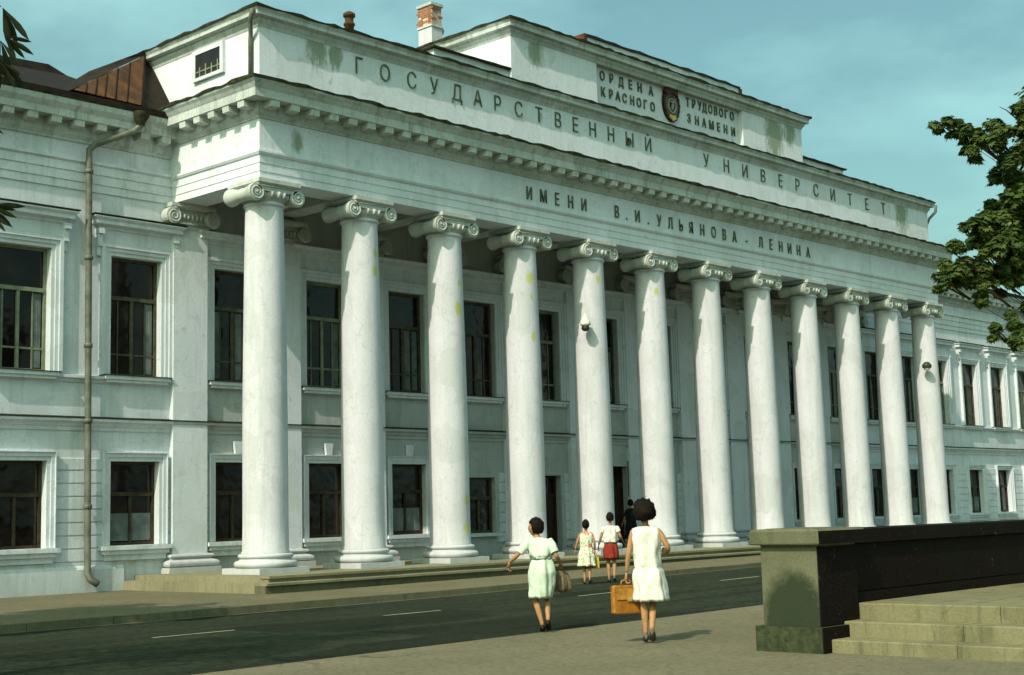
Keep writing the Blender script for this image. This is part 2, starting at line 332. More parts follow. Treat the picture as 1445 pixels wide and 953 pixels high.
def part(name, mb, mat, parent, loc=(0, 0, 0), label=None, rot=None, fix=True):
    return link(name, mb.mesh(name, mat, fix), parent, loc, rot, label)
def thing(name, label, cat, loc=(0, 0, 0), rz=0, group=None):
    o = bpy.data.objects.new(name, None); COL.objects.link(o); o.location = loc; o.rotation_euler = (0, 0, rz)
    o['label'] = label; o['category'] = cat
    if group: o['group'] = group
    return o
def structure(name, mb, mat, kind='structure', parent=None):
    o = part(name, mb, mat, parent)
    if kind: o['kind'] = kind
    return o

# ------------------------------------------------------------------ ground
S = 2.85
def zr(x):  # road height along the facade
    return 0.009 * max(0.0, min(x + 1.0, 40.0))
def zp(x):  # pavement height
    return 0.12 + 0.0065 * max(0.0, min(x, 40.0))
def sheet(xs, ys, zf):
    mb = MB(); vs = [(x, y, zf(x, y)) for x in xs for y in ys]; n = len(ys)
    mb.add(vs, [(i * n + j, (i + 1) * n + j, (i + 1) * n + j + 1, i * n + j + 1) for i in range(len(xs) - 1) for j in range(n - 1)]); return mb
XS = [-400, -120, -60] + [-40 + 2 * i for i in range(50)] + [70, 120, 400]
KERB_Y = -5.3
def ned(x): return -12.75 + 0.035 * max(-20, min(x, 20))      # near edge of the road
structure('ground', sheet([-900, -400, 400, 900], [-900, -60, 60, 900], lambda x, y: -0.30), simple('far_ground', (0.05, 0.06, 0.03), (0.09, 0.09, 0.05), 0.2, 0.95))
road = MB()
for i in range(len(XS) - 1):
    a, b = XS[i], XS[i + 1]
    road.add([(a, -14.5, zr(a)), (b, -14.5, zr(b)), (b, KERB_Y, zr(b)), (a, KERB_Y, zr(a))], [(0, 1, 2, 3)])
structure('road', road, ASPH)
near = MB()
for i in range(len(XS) - 1):
    a, b = XS[i], XS[i + 1]
    near.add([(a, -60, zr(a) + .006), (b, -60, zr(b) + .006), (b, ned(b), zr(b) + .006), (a, ned(a), zr(a) + .006)], [(0, 1, 2, 3)])
structure('near_pavement', near, NEARP)
pav = MB()
for i in range(len(XS) - 1):
    a, b = XS[i], XS[i + 1]
    pav.add([(a, KERB_Y + .14, zp(a)), (b, KERB_Y + .14, zp(b)), (b, 3.4, zp(b)), (a, 3.4, zp(a))], [(0, 1, 2, 3)])
pavement = structure('pavement', pav, PAVE)
# kerb stones laid end to end
for i in range(46):
    a = -22 + i * 1.5; b = a + 1.485; mb = MB(); e = random.uniform(-.004, .004)
    mb.add([(a, KERB_Y - .004, -.1), (b, KERB_Y - .004, -.1), (b, KERB_Y + .15, -.1), (a, KERB_Y + .15, -.1),
            (a, KERB_Y + .012, zp(a) + .008 + e), (b, KERB_Y + .012, zp(b) + .008 + e), (b, KERB_Y + .15, zp(b) + .008), (a, KERB_Y + .15, zp(a) + .008)],
           [(0, 3, 2, 1), (4, 5, 6, 7), (0, 1, 5, 4), (1, 2, 6, 5), (2, 3, 7, 6), (3, 0, 4, 7)])
    part('kerb_stone', mb, KERB_M, pavement)
# worn dashes on the road and the pale gutter line by the kerb
for x0, ln in ((-12.6, 1.3), (-8.3, 1.4), (-3.9, 1.3), (1.1, 1.2), (5.9, 1.5), (10.6, 1.4), (15.2, 1.4), (20, 1.4)):
    y = -8.15 + 0.03 * x0; mb = MB()
    mb.add([(x0, y - .035, zr(x0) + .006), (x0 + ln, y - .01, zr(x0 + ln) + .006), (x0 + ln, y + .06, zr(x0 + ln) + .006), (x0, y + .035, zr(x0) + .006)], [(0, 1, 2, 3)])
    structure('road_marking', mb, PAINT)
gl = MB()
for i in range(len(XS) - 1):
    a, b = XS[i], XS[i + 1]
    if a < -40 or b > 60: continue
    gl.add([(a, KERB_Y - .16, zr(a) + .006), (b, KERB_Y - .16, zr(b) + .006), (b, KERB_Y - .09, zr(b) + .006), (a, KERB_Y - .09, zr(a) + .006)], [(0, 1, 2, 3)])
structure('gutter_line', gl, simple('gutter_grit', (0.11, 0.115, 0.075), (0.2, 0.2, 0.13), 3, 0.95, 0, 0))

# ------------------------------------------------------------------ the university building
bd = thing('university_building', 'long pale plastered two-storey building with a portico of twelve Ionic columns and Russian lettering', 'building', (15.675, 3.05, 0))
BO = Vector(bd.location)
def bp(name, mb, mat, label=None, parent=None):      # building part given in world coordinates
    o = part(name, mb, mat, parent or bd, label=label)
    o.location = -BO if parent is None else (0, 0, 0); return o
def bl(name, me, loc, label=None, rot=None):
    return link(name, me, bd, Vector(loc) - BO, rot, label)
WY = 3.05
KL, KR = -7, 19            # bays from -7 to 18
XL, XR = KL * S, KR * S
UZ0, UZ1, LZ0, LZ1 = 4.97, 7.75, 1.12, 3.02
SOF = 9.20
DOORS = {4: (0.60, 2.72), 5: (1.0, 3.02), 6: (0.60, 2.72)}
def lower(k):    # half width, bottom, top of the ground-floor opening in bay k
    if k in DOORS: return DOORS[k][0], 0.44, DOORS[k][1]
    if k in (3, 7): return 0.55, 1.08, 2.66
    return 0.64, LZ0, LZ1
walls = {'L': MB(), 'M': MB(), 'R': MB()}
for k in range(KL, KR):
    wall = walls['L' if k < 0 else 'M' if k <= 10 else 'R']
    cx = (k + .5) * S; lw, l0, l1 = lower(k); uw = .675; a, b = k * S, (k + 1) * S
    Y0, Y1 = WY, WY + .5
    wall.box(a, cx - lw, Y0, Y1, -.1, l1); wall.box(cx + lw, b, Y0, Y1, -.1, l1)
    wall.box(cx - lw, cx + lw, Y0, Y1, -.1, l0)
    wall.box(a, b, Y0, Y1, l1, UZ0)
    wall.box(a, cx - uw, Y0, Y1, UZ0, UZ1); wall.box(cx + uw, b, Y0, Y1, UZ0, UZ1)
    wall.box(a, b, Y0, Y1, UZ1, 11.1)
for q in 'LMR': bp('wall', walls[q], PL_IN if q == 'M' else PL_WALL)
bp('side_wall', MB().box(XL, XL + .5, WY + .5, 17, -.1, 11.1), PL_WALL); bp('side_wall', MB().box(XR - .5, XR, WY + .5, 17, -.1, 11.1), PL_WALL); bp('rear_wall', MB().box(XL + .5, XR - .5, 16.5, 17, -.1, 11.1), PL_WALL)
# rusticated courses of the ground floor, recessed joints
H = .288
def course_mesh(w):
    mb = MB(); c = .010
    mb.add([(-w / 2, 0, 0), (w / 2, 0, 0), (w / 2, 0, H - .022), (-w / 2, 0, H - .022),
            (-w / 2 + c, -.03, c), (w / 2 - c, -.03, c), (w / 2 - c, -.03, H - .022 - c), (-w / 2 + c, -.03, H - .022 - c)],
           [(4, 5, 6, 7), (0, 1, 5, 4), (1, 2, 6, 5), (2, 3, 7, 6), (3, 0, 4, 7)])
    return mb.mesh('rusticated_course', PL_WALL, False)
cm = {}
cnt = 0
for k in range(-2, 18):
    lw0 = lower(k - 1)[0]; lw1 = lower(k)[0]
    for r in range(10):
        z = .80 + r * H
        la = lw0 if z < lower(k - 1)[2] - .05 else S / 2; lb = lw1 if z < lower(k)[2] - .05 else S / 2
        x0 = k * S - S / 2 + la + (.16 if la < 1.2 and z > lower(k-1)[1] - .2 else 0); x1 = k * S + S / 2 - lb - (.16 if lb < 1.2 and z > lower(k)[1] - .2 else 0)
        w = round(x1 - x0, 3)
        if w < .1: continue
        if z + H < lower(k)[1] - .2 and r > 9: continue
        if w not in cm: cm[w] = course_mesh(w)
        bl('rusticated_course', cm[w], ((x0 + x1) / 2, WY, z)); cnt += 1
# plinth, string course, sill band, wing entablature
def straight(name, prof, spans, mat=PL_WALL, y=WY, label=None):
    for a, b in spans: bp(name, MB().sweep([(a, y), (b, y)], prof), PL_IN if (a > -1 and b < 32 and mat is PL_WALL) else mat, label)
ALL = [(XL, -.48), (-.48, 31.83), (31.83, XR)]
WINGS = [(XL, -.62), (31.97, XR)]
straight('plinth', [(-.02, -.1), (.09, -.1), (.09, .62), (.06, .68), (.035, .70), (.035, .78), (-.02, .78)], [(XL, -1.72), (33.07, XR)])
straight('string_course', [(-.02, 3.70), (.035, 3.70), (.035, 3.78), (.07, 3.80), (.09, 3.86), (.17, 3.90), (.17, 3.955), (.15, 3.965), (-.02, 4.0)], ALL)
straight('string_course_flashing', [(.0, 4.004), (.19, 3.968), (.19, 3.985), (.0, 4.02)], ALL, EDGE_M)
straight('sill_band', [(-.02, 4.78), (.03, 4.78), (.05, 4.84), (.11, 4.87), (.11, 4.93), (-.02, 4.955)], ALL)
straight('wing_architrave', [(-.02, 9.18), (.03, 9.18), (.03, 9.36), (.055, 9.37), (.055, 9.58), (.08, 9.59), (.08, 9.78), (.13, 9.82), (.13, 9.88), (-.02, 9.90)], [(XL, -.45), (31.80, XR)])
WC = [(-.02, 10.28), (.05, 10.28), (.05, 10.34), (.12, 10.42), (.12, 10.70), (.44, 10.70), (.44, 10.86), (.47, 10.90), (.53, 10.98), (.55, 11.06), (.55, 11.10), (-.02, 11.14)]
straight('wing_cornice', WC, [(XL, -.45), (31.80, XR)], PL_COR)
straight('wing_gutter_edge', [(-.02, 11.144), (.50, 11.105), (.575, 11.108), (.59, 11.155), (.3, 11.22), (-.02, 11.24)], [(XL, -.45), (31.80, XR)], EDGE_M)
# modillions
mo = MB()
mo.add([(-.12, 0, 0), (.12, 0, 0), (.12, -.285, .02), (-.12, -.285, .02), (-.12, 0, .168), (.12, 0, .168), (.12, -.30, .168), (-.12, -.30, .168)],
       [(0, 3, 2, 1), (4, 5, 6, 7), (0, 1, 5, 4), (1, 2, 6, 5), (2, 3, 7, 6), (3, 0, 4, 7)])
mo_me = mo.mesh('modillion', PL_CAP)
x = -.45 - .42
while x > -17: bl('modillion', mo_me, (x, WY - .12, 10.53)); x -= .57
x = 31.80 + .42
while x < 50: bl('modillion', mo_me, (x, WY - .12, 10.53)); x += .57

# ---- windows
def bars(mb, xs, zs, x0, x1, z0, z1, t=.045, y0=.17, y1=.22):
    for xx, a, b in xs: mb.box(xx - t / 2, xx + t / 2, y0, y1, a, b)
    for zz, a, b in zs: mb.box(a, b, y0 + .003, y1 - .003, zz - t / 2, zz + t / 2)
def frame_mesh(name, hw, h, transom, low, mat, third=True):
    mb = MB(); t = .07
    mb.box(-hw, -hw + t, .15, .24, 0, h); mb.box(hw - t, hw, .15, .24, 0, h)
    mb.box(-hw + t, hw - t, .15, .24, 0, t); mb.box(-hw + t, hw - t, .15, .24, h - t, h)
    if transom: mb.box(-hw + t, hw - t, .13, .24, transom - .045, transom + .045)
    top = transom - .045 if transom else h - t
    mb.box(-.035, .035, .145, .225, t, top)
    if low: bars(mb, [], [(low, -hw + t, -.035), (low, .035, hw - t)], 0, 0, 0, 0)
    if third: bars(mb, [(-hw / 2 - .02, t, top), (hw / 2 + .02, t, top)], [], 0, 0, 0, 0, .03)
    return mb.mesh(name, mat)
def box_mesh(name, x0, x1, y0, y1, z0, z1, mat): return MB().box(x0, x1, y0, y1, z0, z1).mesh(name, mat)
hu = UZ1 - UZ0
F_up = frame_mesh('window', .675, hu, 1.83, .52, FRAME_M); F_upl = frame_mesh('window', .675, hu, 1.83, .52, FRAME_L)
hl = LZ1 - LZ0
F_lo = frame_mesh('window', .64, hl, 1.16, 0, simple('brown_window_frame', (.022, .018, .010), (.06, .05, .03), 5, .6), False)
P_top = box_mesh('pane', -.60, .60, .195, .205, 1.88, hu - .07, GLASS)
P_l = box_mesh('pane', -.60, -.04, .195, .205, .07, 1.78, GLASS); P_r = box_mesh('pane', .04, .60, .195, .205, .07, 1.78, GLASS)
Q_top = [box_mesh('pane', a, b, .195, .205, c, d, GLASS) for a, b, c, d in ((-.57, .57, 1.21, hl - .07), (-.57, -.04, .07, 1.11), (.04, .57, .07, 1.11))]
def curtain(x0, x1, z0, z1, seed):
    random.seed(seed); mb = MB(); n = 14; vs = []
    for i in range(n + 1):
        xx = x0 + (x1 - x0) * i / n; yy = .185 - .006 * sin(i * 2.3 + seed)
        vs += [(xx, yy, z0), (xx, yy - .002, z1)]
    vs += [(v[0], v[1] + .006, v[2]) for v in vs]
    m = 2 * (n + 1)
    mb.add(vs, [(2 * i, 2 * i + 2, 2 * i + 3, 2 * i + 1) for i in range(n)] + [(m + 2 * i, m + 2 * i + 1, m + 2 * i + 3, m + 2 * i + 2) for i in range(n)])
    return mb.mesh('curtain', CURT)
cu = [curtain(-.55, -.33, .1, 1.75, 1), curtain(.36, .56, .1, 1.75, 2), curtain(.10, .30, .1, 1.75, 4), curtain(-.56, .56, .10, .72, 5)]
# stepped surround (architrave) of an upper window
def surround(hw, h, w, name='surround', ears=False, sill=.0):
    mb = MB()
    path = [(-hw - w, 0), (-hw - w, h + w), (hw + w, h + w), (hw + w, 0)]
    for (o0, o1, y) in ((0, .09, -.055), (.09, .18, -.085), (.18, w, -.12)):
        a = w - o1 + 0; 
        xi, xo = hw + o0, hw + o1
        mb.box(-xo, -xi, y, .0, 0, h + o1); mb.box(xi, xo, y, .0, 0, h + o1); mb.box(-xi, xi, y, .0, h + o0, h + o1)
    return mb.mesh(name, PL_WALL)
SU = surround(.675, hu, .27); SL = surround(.64, hl, .20)
sill_me = MB().box(-.86, .86, -.17, .16, -.09, -.005).box(-.80, .80, -.13, 0, -.16, -.092).mesh('sill', PL_WALL)
sillf_me = MB().box(-.90, .90, -.20, .14, -.003, .012).mesh('sill_flashing', EDGE_M)
lsill_me = MB().box(-.92, .92, -.20, .16, -.10, -.005).box(-.86, .86, -.15, 0, -.20, -.102).box(-.80, .80, -.10, 0, -.33, -.202).mesh('sill', PL_WALL)
hood = MB(); hood.sweep([(-.98, .02), (-.98, -.04), (.98, -.04), (.98, .02)], [(-.02, 0), (.04, 0), (.05, .06), (.18, .10), (.18, .18), (.24, .24), (.24, .27), (-.02, .30)])
hood_me = hood.mesh('hood', PL_WALL)
hoodf_me = MB().box(-1.25, 1.25, -.30, 0, .276, .30).mesh('hood_flashing', EDGE_M)
fr_me = MB().box(-.94, .94, -.05, 0, 0, .30).mesh('hood_frieze', PL_WALL)
con = MB(); con.box(-.07, .07, -.20, 0, .0, .12); con.box(-.06, .06, -.13, 0, -.28, 0); con.box(-.05, .05, -.07, 0, -.50, -.28)
con_me = con.mesh('console', PL_WALL)
key = MB(); key.prism([(-.09, 0), (.09, 0), (.13, .30), (-.13, .30)], -.07, 0)
key_me = key.mesh('keystone', PL_WALL)
def child(name, me, par, loc=(0, 0, 0)): return link(name, me, par, loc)
for k in range(KL, KR):
    cx = (k + .5) * S; full = -4 <= k <= 17
    w = bl('window', F_upl if k % 3 == 1 else F_up, (cx, WY, UZ0))
    child('pane', P_top, w); child('pane', P_l, w); child('pane', P_r, w)
    if full:
        if k in (-2, 0, 3, 13, 14, 6, 9): child('curtain', cu[0], w)
        if k in (-2, -1, 1, 13, 12, 2, 5, 9): child('curtain', cu[1], w)
        if k in (0, 2, 7, 14): child('curtain', cu[2], w)
        child('surround', SU, w); child('sill', sill_me, w); child('sill_flashing', sillf_me, w)
        wing = k < 0 or k > 10
        child('hood_frieze', fr_me, w, (0, 0, hu + .29)); child('hood', hood_me, w, (0, 0, hu + .59))
        if wing:
            child('hood_flashing', hoodf_me, w, (0, 0, hu + .605))
            for sx in (-1, 1): child('console', con_me, w, (sx * 1.0, -.001, hu + .46))
    if k in DOORS: continue
    if k in (3, 7):
        w = bl('window', frame_mesh('window', .55, 1.58, 1.0, 0, FRAME_M, False), (cx, WY, 1.08))
        child('pane', box_mesh('pane', -.48, .48, .195, .205, .07, .95, GLASS), w); child('pane', box_mesh('pane', -.48, .48, .195, .205, 1.05, 1.51, GLASS), w)
        child('sill', MB().box(-.62, .62, -.12, .16, -.10, -.004).mesh('sill', PL_WALL), w); continue
    w = bl('window', F_lo, (cx, WY, LZ0))
    for q in Q_top: child('pane', q, w)
    if k in (-1, 2, 12, 14): child('curtain', cu[3], w)
    if full:
        child('surround', SL, w); child('sill', lsill_me, w); 
        if 0 <= k <= 10: child('keystone', key_me, w, (0, -.035, hl + .21))
# doors
for k, (hw, top) in DOORS.items():
    cx = (k + .5) * S; h = top - .44; mb = MB()
    mb.box(-hw, -hw + .08, .22, .32, 0, h); mb.box(hw - .08, hw, .22, .32, 0, h); mb.box(-hw + .08, hw - .08, .22, .32, h - .08, h); mb.box(-hw + .08, hw - .08, .22, .32, h - .62, h - .54)
    d = bl('door', mb.mesh('door', DOOR_M), (cx, WY, .44), label='tall dark entrance door in the shade of the columns' if k == 5 else None)
    for sx in (-1, 1):
        lf = MB().box(min(0.01 * sx, sx * (hw - .08)), max(0.01 * sx, sx * (hw - .08)), .26, .30, .01, h - .62)
        a, b = sorted((.12 * sx, sx * (hw - .2)))
        if b - a > .05: lf.box(a, b, .245, .26, .2, .9); lf.box(a, b, .245, .26, 1.05, h - .75)
        child('door_leaf', lf.mesh('door_leaf', DOOR_M), d)
        child('handle', MB().tube([(sx * .07, .26, .95), (sx * .07, .20, .97), (sx * .07, .20, 1.15), (sx * .07, .26, 1.17)], .012, 6).mesh('handle', EMB_G), d)
    child('pane', box_mesh('pane', -hw + .08, hw - .08, .27, .28, h - .54, h - .08, GLASS), d)
# plaque beside the main door, dark with pale lines of lettering
pq = bl('plaque', MB().box(0, .78, -.03, 0, 0, 1.08).mesh('plaque', PLAQ), (16.52 + .12, WY - .035, 2.08), label='dark glass name plaque beside the main door')
fmb = MB(); fmb.box(-.03, 0, -.045, 0, -.03, 1.11); fmb.box(.78, .81, -.045, 0, -.03, 1.11); fmb.box(0, .78, -.045, 0, -.03, 0); fmb.box(0, .78, -.045, 0, 1.08, 1.11)
child('plaque_frame', fmb.mesh('plaque_frame', LET_M), pq)

def char_mesh(ch, size, ext=.02, off=0.0, mat=LET_M, sx=1.0, sy=1.0):
    c = bpy.data.curves.new('letter', 'FONT'); c.body = ch; c.size = size; c.extrude = ext; c.offset = off; c.resolution_u = 3
    c.align_x = 'CENTER'
    o = bpy.data.objects.new('letter', c); COL.objects.link(o); bpy.context.view_layer.update()
    me = bpy.data.meshes.new_from_object(o.evaluated_get(bpy.context.evaluated_depsgraph_get())); me.name = 'letter'
    bpy.data.objects.remove(o); 
    for v in me.vertices: v.co.x *= sx; v.co.y *= sy
    me.materials.clear(); me.materials.append(mat); return me
cache = {}
def letters(text, xs, zb, y, size, **kw):
    for ch, xx in zip(text, xs):
        if ch == ' ': continue
        key_ = (ch, size, str(kw))
        if key_ not in cache: cache[key_] = char_mesh(ch, size, **kw)
        bl('letter', cache[key_], (xx, y, zb), rot=(pi / 2, 0, 0))
AY = -.30   # attic wall
letters('ГОСУДАРСТВЕННЫЙ', [2.62, 3.47, 4.37, 5.15, 5.97, 6.74, 7.49, 8.32, 9.14, 9.93, 10.68, 11.44, 12.27, 13.14, 14.03], 12.28, AY - .012, .60, sx=.84, off=-.007)
letters('УНИВЕРСИТЕТ', [17.0, 18.10, 19.15, 20.20, 21.26, 22.31, 23.50, 24.62, 25.80, 27.0, 28.2], 12.28, AY - .012, .60, sx=.84, off=-.007)
FY = -.48
letters('ИМЕНИ', [8.45, 9.02, 9.58, 10.15, 10.72], 9.98, FY - .016, .48, sx=.72, off=.001)
letters('В.И.УЛЬЯНОВА-ЛЕНИНА', [12.18, 12.63, 13.14, 13.65, 14.18, 14.73, 15.26, 15.78, 16.36, 16.96, 17.53, 18.1, 18.77, 19.59, 20.19, 20.77, 21.31, 21.86, 22.46], 9.98, FY - .016, .48, sx=.72, off=.001)
PY = .06    # recessed centre panel of the upper block
kk = (26.057 + PY) / 26.31
def px(l): return [-19.7 + (v + 19.7) * kk for v in l]
def pz(v): return 1.55 + (v - 1.55) * kk
for txt, l, zc in (('ОРДЕНА', [12.64, 13.07, 13.53, 13.98, 14.44, 15.0], 14.47), ('КРАСНОГО', [12.65, 13.02, 13.35, 13.67, 14.04, 14.37, 14.68, 15.05], 13.98),
                   ('ТРУДОВОГО', [16.91, 17.23, 17.56, 17.82, 18.14, 18.44, 18.75, 19.04, 19.37], 14.49), ('ЗНАМЕНИ', [16.94, 17.37, 17.76, 18.17, 18.56, 18.96, 19.4], 13.97)):
    letters(txt, px(l), pz(zc) - .135, PY - .016, .385, off=.006, sx=.82)
for i in range(6):       # too small and dark to read in the photograph: pale worn lines only
    w = (.26, .30, .22, .30, .27, .16)[i]; link('plaque_line', MB().box(-w, w, -.006, 0, -.022, .022).mesh('plaque_line', PLAQ_T), pq, (.39, -.031, .88 - i * .14))

# ---- emblem
eb = MB(); n = 40; pts = [(.43 * sin(2 * pi * i / n), .57 * cos(2 * pi * i / n)) for i in range(n)]
eb.prism(pts, -.05, .0)
em = bl('emblem', eb.mesh('emblem', EMB_D), (px([15.98])[0], PY - .002, pz(14.24)), label='dark oval order badge with a red banner and gilt foot')
def ering(r0x, r0z, r1x, r1z, y0, y1, cz=0, n=36, teeth=0):
    mb = MB(); vs = []; fs = []
    for i in range(n):
        a = 2 * pi * i / n; g = 1.0 + (.07 if teeth and (i % 2) else 0)
        for rx, rz, y in ((r0x, r0z, y1), (r0x, r0z, y0), (r1x * g, r1z * g, y0), (r1x * g, r1z * g, y1)): vs.append((rx * sin(a), y, cz + rz * cos(a)))
    for i in range(n):
        j = (i + 1) % n
        for q in range(4): fs.append((i * 4 + q, j * 4 + q, j * 4 + (q + 1) % 4, i * 4 + (q + 1) % 4))
    return mb.add(vs, fs)
child('gear_ring', ering(.33, .46, .40, .54, -.085, -.05, teeth=1).mesh('gear_ring', EMB_D), em)
child('banner', MB().prism([(-.42, .34), (-.30, .52), (.02, .58), (.30, .46), (.26, .26), (.0, .34), (-.26, .24)], -.12, -.05).mesh('banner', EMB_R), em)
child('inner_ring', ering(.17, .20, .21, .25, -.10, -.05, -.06).mesh('inner_ring', EMB_S), em)
child('hammer', MB().prism([(-.015, -.20), (.02, -.20), (.03, .03), (-.005, .03)], -.10, -.05).prism([(-.07, .03), (.09, .05), (.08, .10), (-.08, .08)], -.105, -.05).mesh('hammer', EMB_S), em)
sk = MB(); arc = [(-.05 + .12 * cos(a), -.04 + .13 * sin(a)) for a in [radians(d) for d in range(-120, 100, 20)]]
sk.tube([(a, -.085, b) for a, b in arc], [.008 + .012 * sin(pi * i / (len(arc) - 1)) for i in range(len(arc))], 6); child('sickle', sk.mesh('sickle', EMB_S), em)
child('wreath', ering(.24, .28, .31, .40, -.075, -.05, -.06, teeth=1).mesh('wreath', simple('wreath_bronze', (.10, .07, .04), (.17, .13, .08), 9, .5)), em)
child('badge_foot', MB().prism([(-.16, -.36), (.16, -.36), (.17, -.46), (.0, -.56), (-.17, -.46)], -.11, -.05).mesh('badge_foot', EMB_G), em)
star = [((.09 if i % 2 == 0 else .036) * sin(pi * i / 5), .24 + (.09 if i % 2 == 0 else .036) * cos(pi * i / 5)) for i in range(10)]
child('star', MB().prism(star, -.135, -.12).mesh('star', EMB_R), em)

# ---- columns
def spiral(cx, cz, y, r, sgn, turns=2.1):
    pts = []; n = int(20 * turns)
    for i in range(n + 1):
        a = pi / 2 - sgn * 0 + sgn * 2 * pi * i / 20; rr = r * (1 - .84 * i / n)
        pts.append((cx + rr * cos(a), y, cz + rr * sin(a)))
    return pts
sh = MB(); prof = []
for i in range(15):
    t = i / 14; z = .94 + t * (8.60 - .94); r = .505 - .075 * (max(0, t - .25) / .75) ** 1.6; prof.append((r, z))
prof = [(.535, .87), (.535, .90), (.515, .93)] + prof[1:] + [(.43, 8.63), (.465, 8.645), (.475, 8.67), (.465, 8.695), (.43, 8.71), (.43, 8.73)]
shaft_me = sh.lathe(prof, n=40).mesh('shaft', PL_COL)
ba = MB(); ba.box(-.68, .68, -.68, .68, .42, .565)
def torus_prof(r, z0, z1, k=7): return [(r - (z1 - z0) / 2 + (z1 - z0) / 2 * sin(pi * i / (k - 1)), z0 + (z1 - z0) * (1 - cos(pi * i / (k - 1))) / 2) for i in range(k)]
ba.lathe([(.55, .567)] + torus_prof(.70, .57, .72) + [(.60, .725), (.575, .745), (.56, .77)] + torus_prof(.61, .775, .865) + [(.53, .87)], n=36)
base_me = ba.mesh('column_base', PL_COL)
ec = MB(); ec.lathe([(.43, 8.725), (.44, 8.74), (.50, 8.80), (.54, 8.87), (.545, 8.93), (.50, 8.96)], n=32)
for i in range(20):      # egg and dart ring
    a = 2 * pi * i / 20; ec.tube([(.50 * cos(a), .50 * sin(a), 8.775), (.545 * cos(a), .545 * sin(a), 8.85), (.56 * cos(a), .56 * sin(a), 8.93)], [.02, .04, .03], 6)
echinus_me = ec.mesh('echinus', PL_CAP)
ab = MB(); ab.sweep([(.50, .50), (-.50, .50), (-.50, -.50), (.50, -.50), (.50, .50)], [(-.5, 9.06), (.03, 9.06), (.09, 9.10), (.09, 9.19), (-.5, 9.19)], cap=False)
ab.box(-.5, .5, -.5, .5, 9.062, 9.188)
abacus_me = ab.mesh('abacus', PL_CAP)
VR, VX, VZ = .205, .575, 8.875
cap_me = []
for sy in (-1, 1):       # canalis between the volutes, front and back
    cap = MB(); y0, y1 = sorted((sy * .36, sy * .50)); cap.box(-.56, .56, y0, y1, 8.94, 9.058)
    cap.tube([(-.56, sy * .505, 9.045), (.56, sy * .505, 9.045)], .022, 6); cap.tube([(-.40, sy * .505, 8.94), (0, sy * .505, 8.915), (.40, sy * .505, 8.94)], .018, 6); cap_me.append(cap.mesh('capital_block', PL_CAP))
vm = {}
for sx in (-1, 1):
    vb = MB()
    # bolster lying front to back with a waist
    pr = [(VR * .97, -.50), (VR, -.47), (VR * .98, -.40), (VR * .80, -.25), (VR * .68, -.06), (VR * .74, -.03), (VR * .74, .03), (VR * .68, .06), (VR * .80, .25), (VR * .98, .40), (VR, .47), (VR * .97, .50)]
    n = 20; vs = []; fs = []
    for i in range(n):
        a = 2 * pi * i / n
        for r, y in pr: vs.append((sx * VX + r * cos(a), y, VZ + r * sin(a)))
    q = len(pr)
    for i in range(n):
        j = (i + 1) % n
        for s_ in range(q - 1): fs.append((i * q + s_, j * q + s_, j * q + s_ + 1, i * q + s_ + 1))
    vb.add(vs, fs, True)
    vb.add([vs[i * q] for i in range(n)], [tuple(range(n))]); vb.add([vs[i * q + q - 1] for i in range(n)], [tuple(range(n))])
    for sy in (-1, 1):
        sp = spiral(sx * VX, VZ, sy * .505, VR - .012, sx); vb.tube(sp, [.024 - .012 * i / len(sp) for i in range(len(sp))], 6)
        vb.tube([(sx * VX, sy * .49, VZ), (sx * VX, sy * .535, VZ)], [.04, .03], 8)
    vm[sx] = vb.mesh('volute', PL_CAP)
for i in range(12):
    c = bl('column', shaft_me, (i * S, 0, 0), label=None)
    child('column_base', base_me, c); child('echinus', echinus_me, c); child('abacus', abacus_me, c)
    child('capital_block', cap_me[0], c); child('capital_block', cap_me[1], c); child('volute', vm[-1], c); child('volute', vm[1], c)
# pilasters on the wall behind
pf, pw = 2.90, .48
pb = MB().box(-pw, pw, 0, WY - pf, .87, 8.62); pil_me = pb.mesh('pilaster', PL_PORT)
bb = MB(); bb.sweep([(-pw, WY - pf), (-pw, 0), (pw, 0), (pw, WY - pf)], [(-.05, .42), (.24, .42), (.24, .565), (-.05, .565)]); 
bb.sweep([(-pw, WY - pf), (-pw, 0), (pw, 0), (pw, WY - pf)], [(-.05, .567), (.15, .57), (.20, .60), (.21, .645), (.20, .69), (.15, .72), (.07, .745), (.06, .775), (.10, .785), (.12, .82), (.10, .86), (.03, .87), (-.05, .87)])
pbase_me = bb.mesh('pilaster_base', PL_COL)
pc = MB(); pc.box(-pw - .02, pw + .02, -.03, WY - pf, 8.60, 9.06); pc.sweep([(-pw, WY - pf), (-pw, 0), (pw, 0), (pw, WY - pf)], [(-.05, 9.06), (.10, 9.06), (.15, 9.10), (.15, 9.19), (-.05, 9.19)])
for sx in (-1, 1):
    cxx = sx * .56; n = 18; vs = []
    for y in (-.14, .12):
        for i in range(n): a = 2 * pi * i / n; vs.append((cxx + VR * cos(a), y, VZ + VR * sin(a)))
    pc.add(vs, [tuple(range(n)), tuple(range(n, 2 * n))] + [(i, (i + 1) % n, n + (i + 1) % n, n + i) for i in range(n)])
    sp = spiral(cxx, VZ, -.145, VR - .012, sx); pc.tube(sp, .017, 5)
for i in range(7): pc.tube([(-.36 + .12 * i, -.03, 8.80), (-.36 + .12 * i, -.08, 8.87), (-.36 + .12 * i, -.08, 8.94)], [.02, .04, .03], 6)
pc.tube([(-.5, -.05, 8.72), (.5, -.05, 8.72)], .03, 6)
pcap_me = pc.mesh('pilaster_capital', PL_CAP)
for i in range(12):
    p = bl('pilaster', pil_me, (i * S, pf, 0)); child('pilaster_base', pbase_me, p); child('pilaster_capital', pcap_me, p)

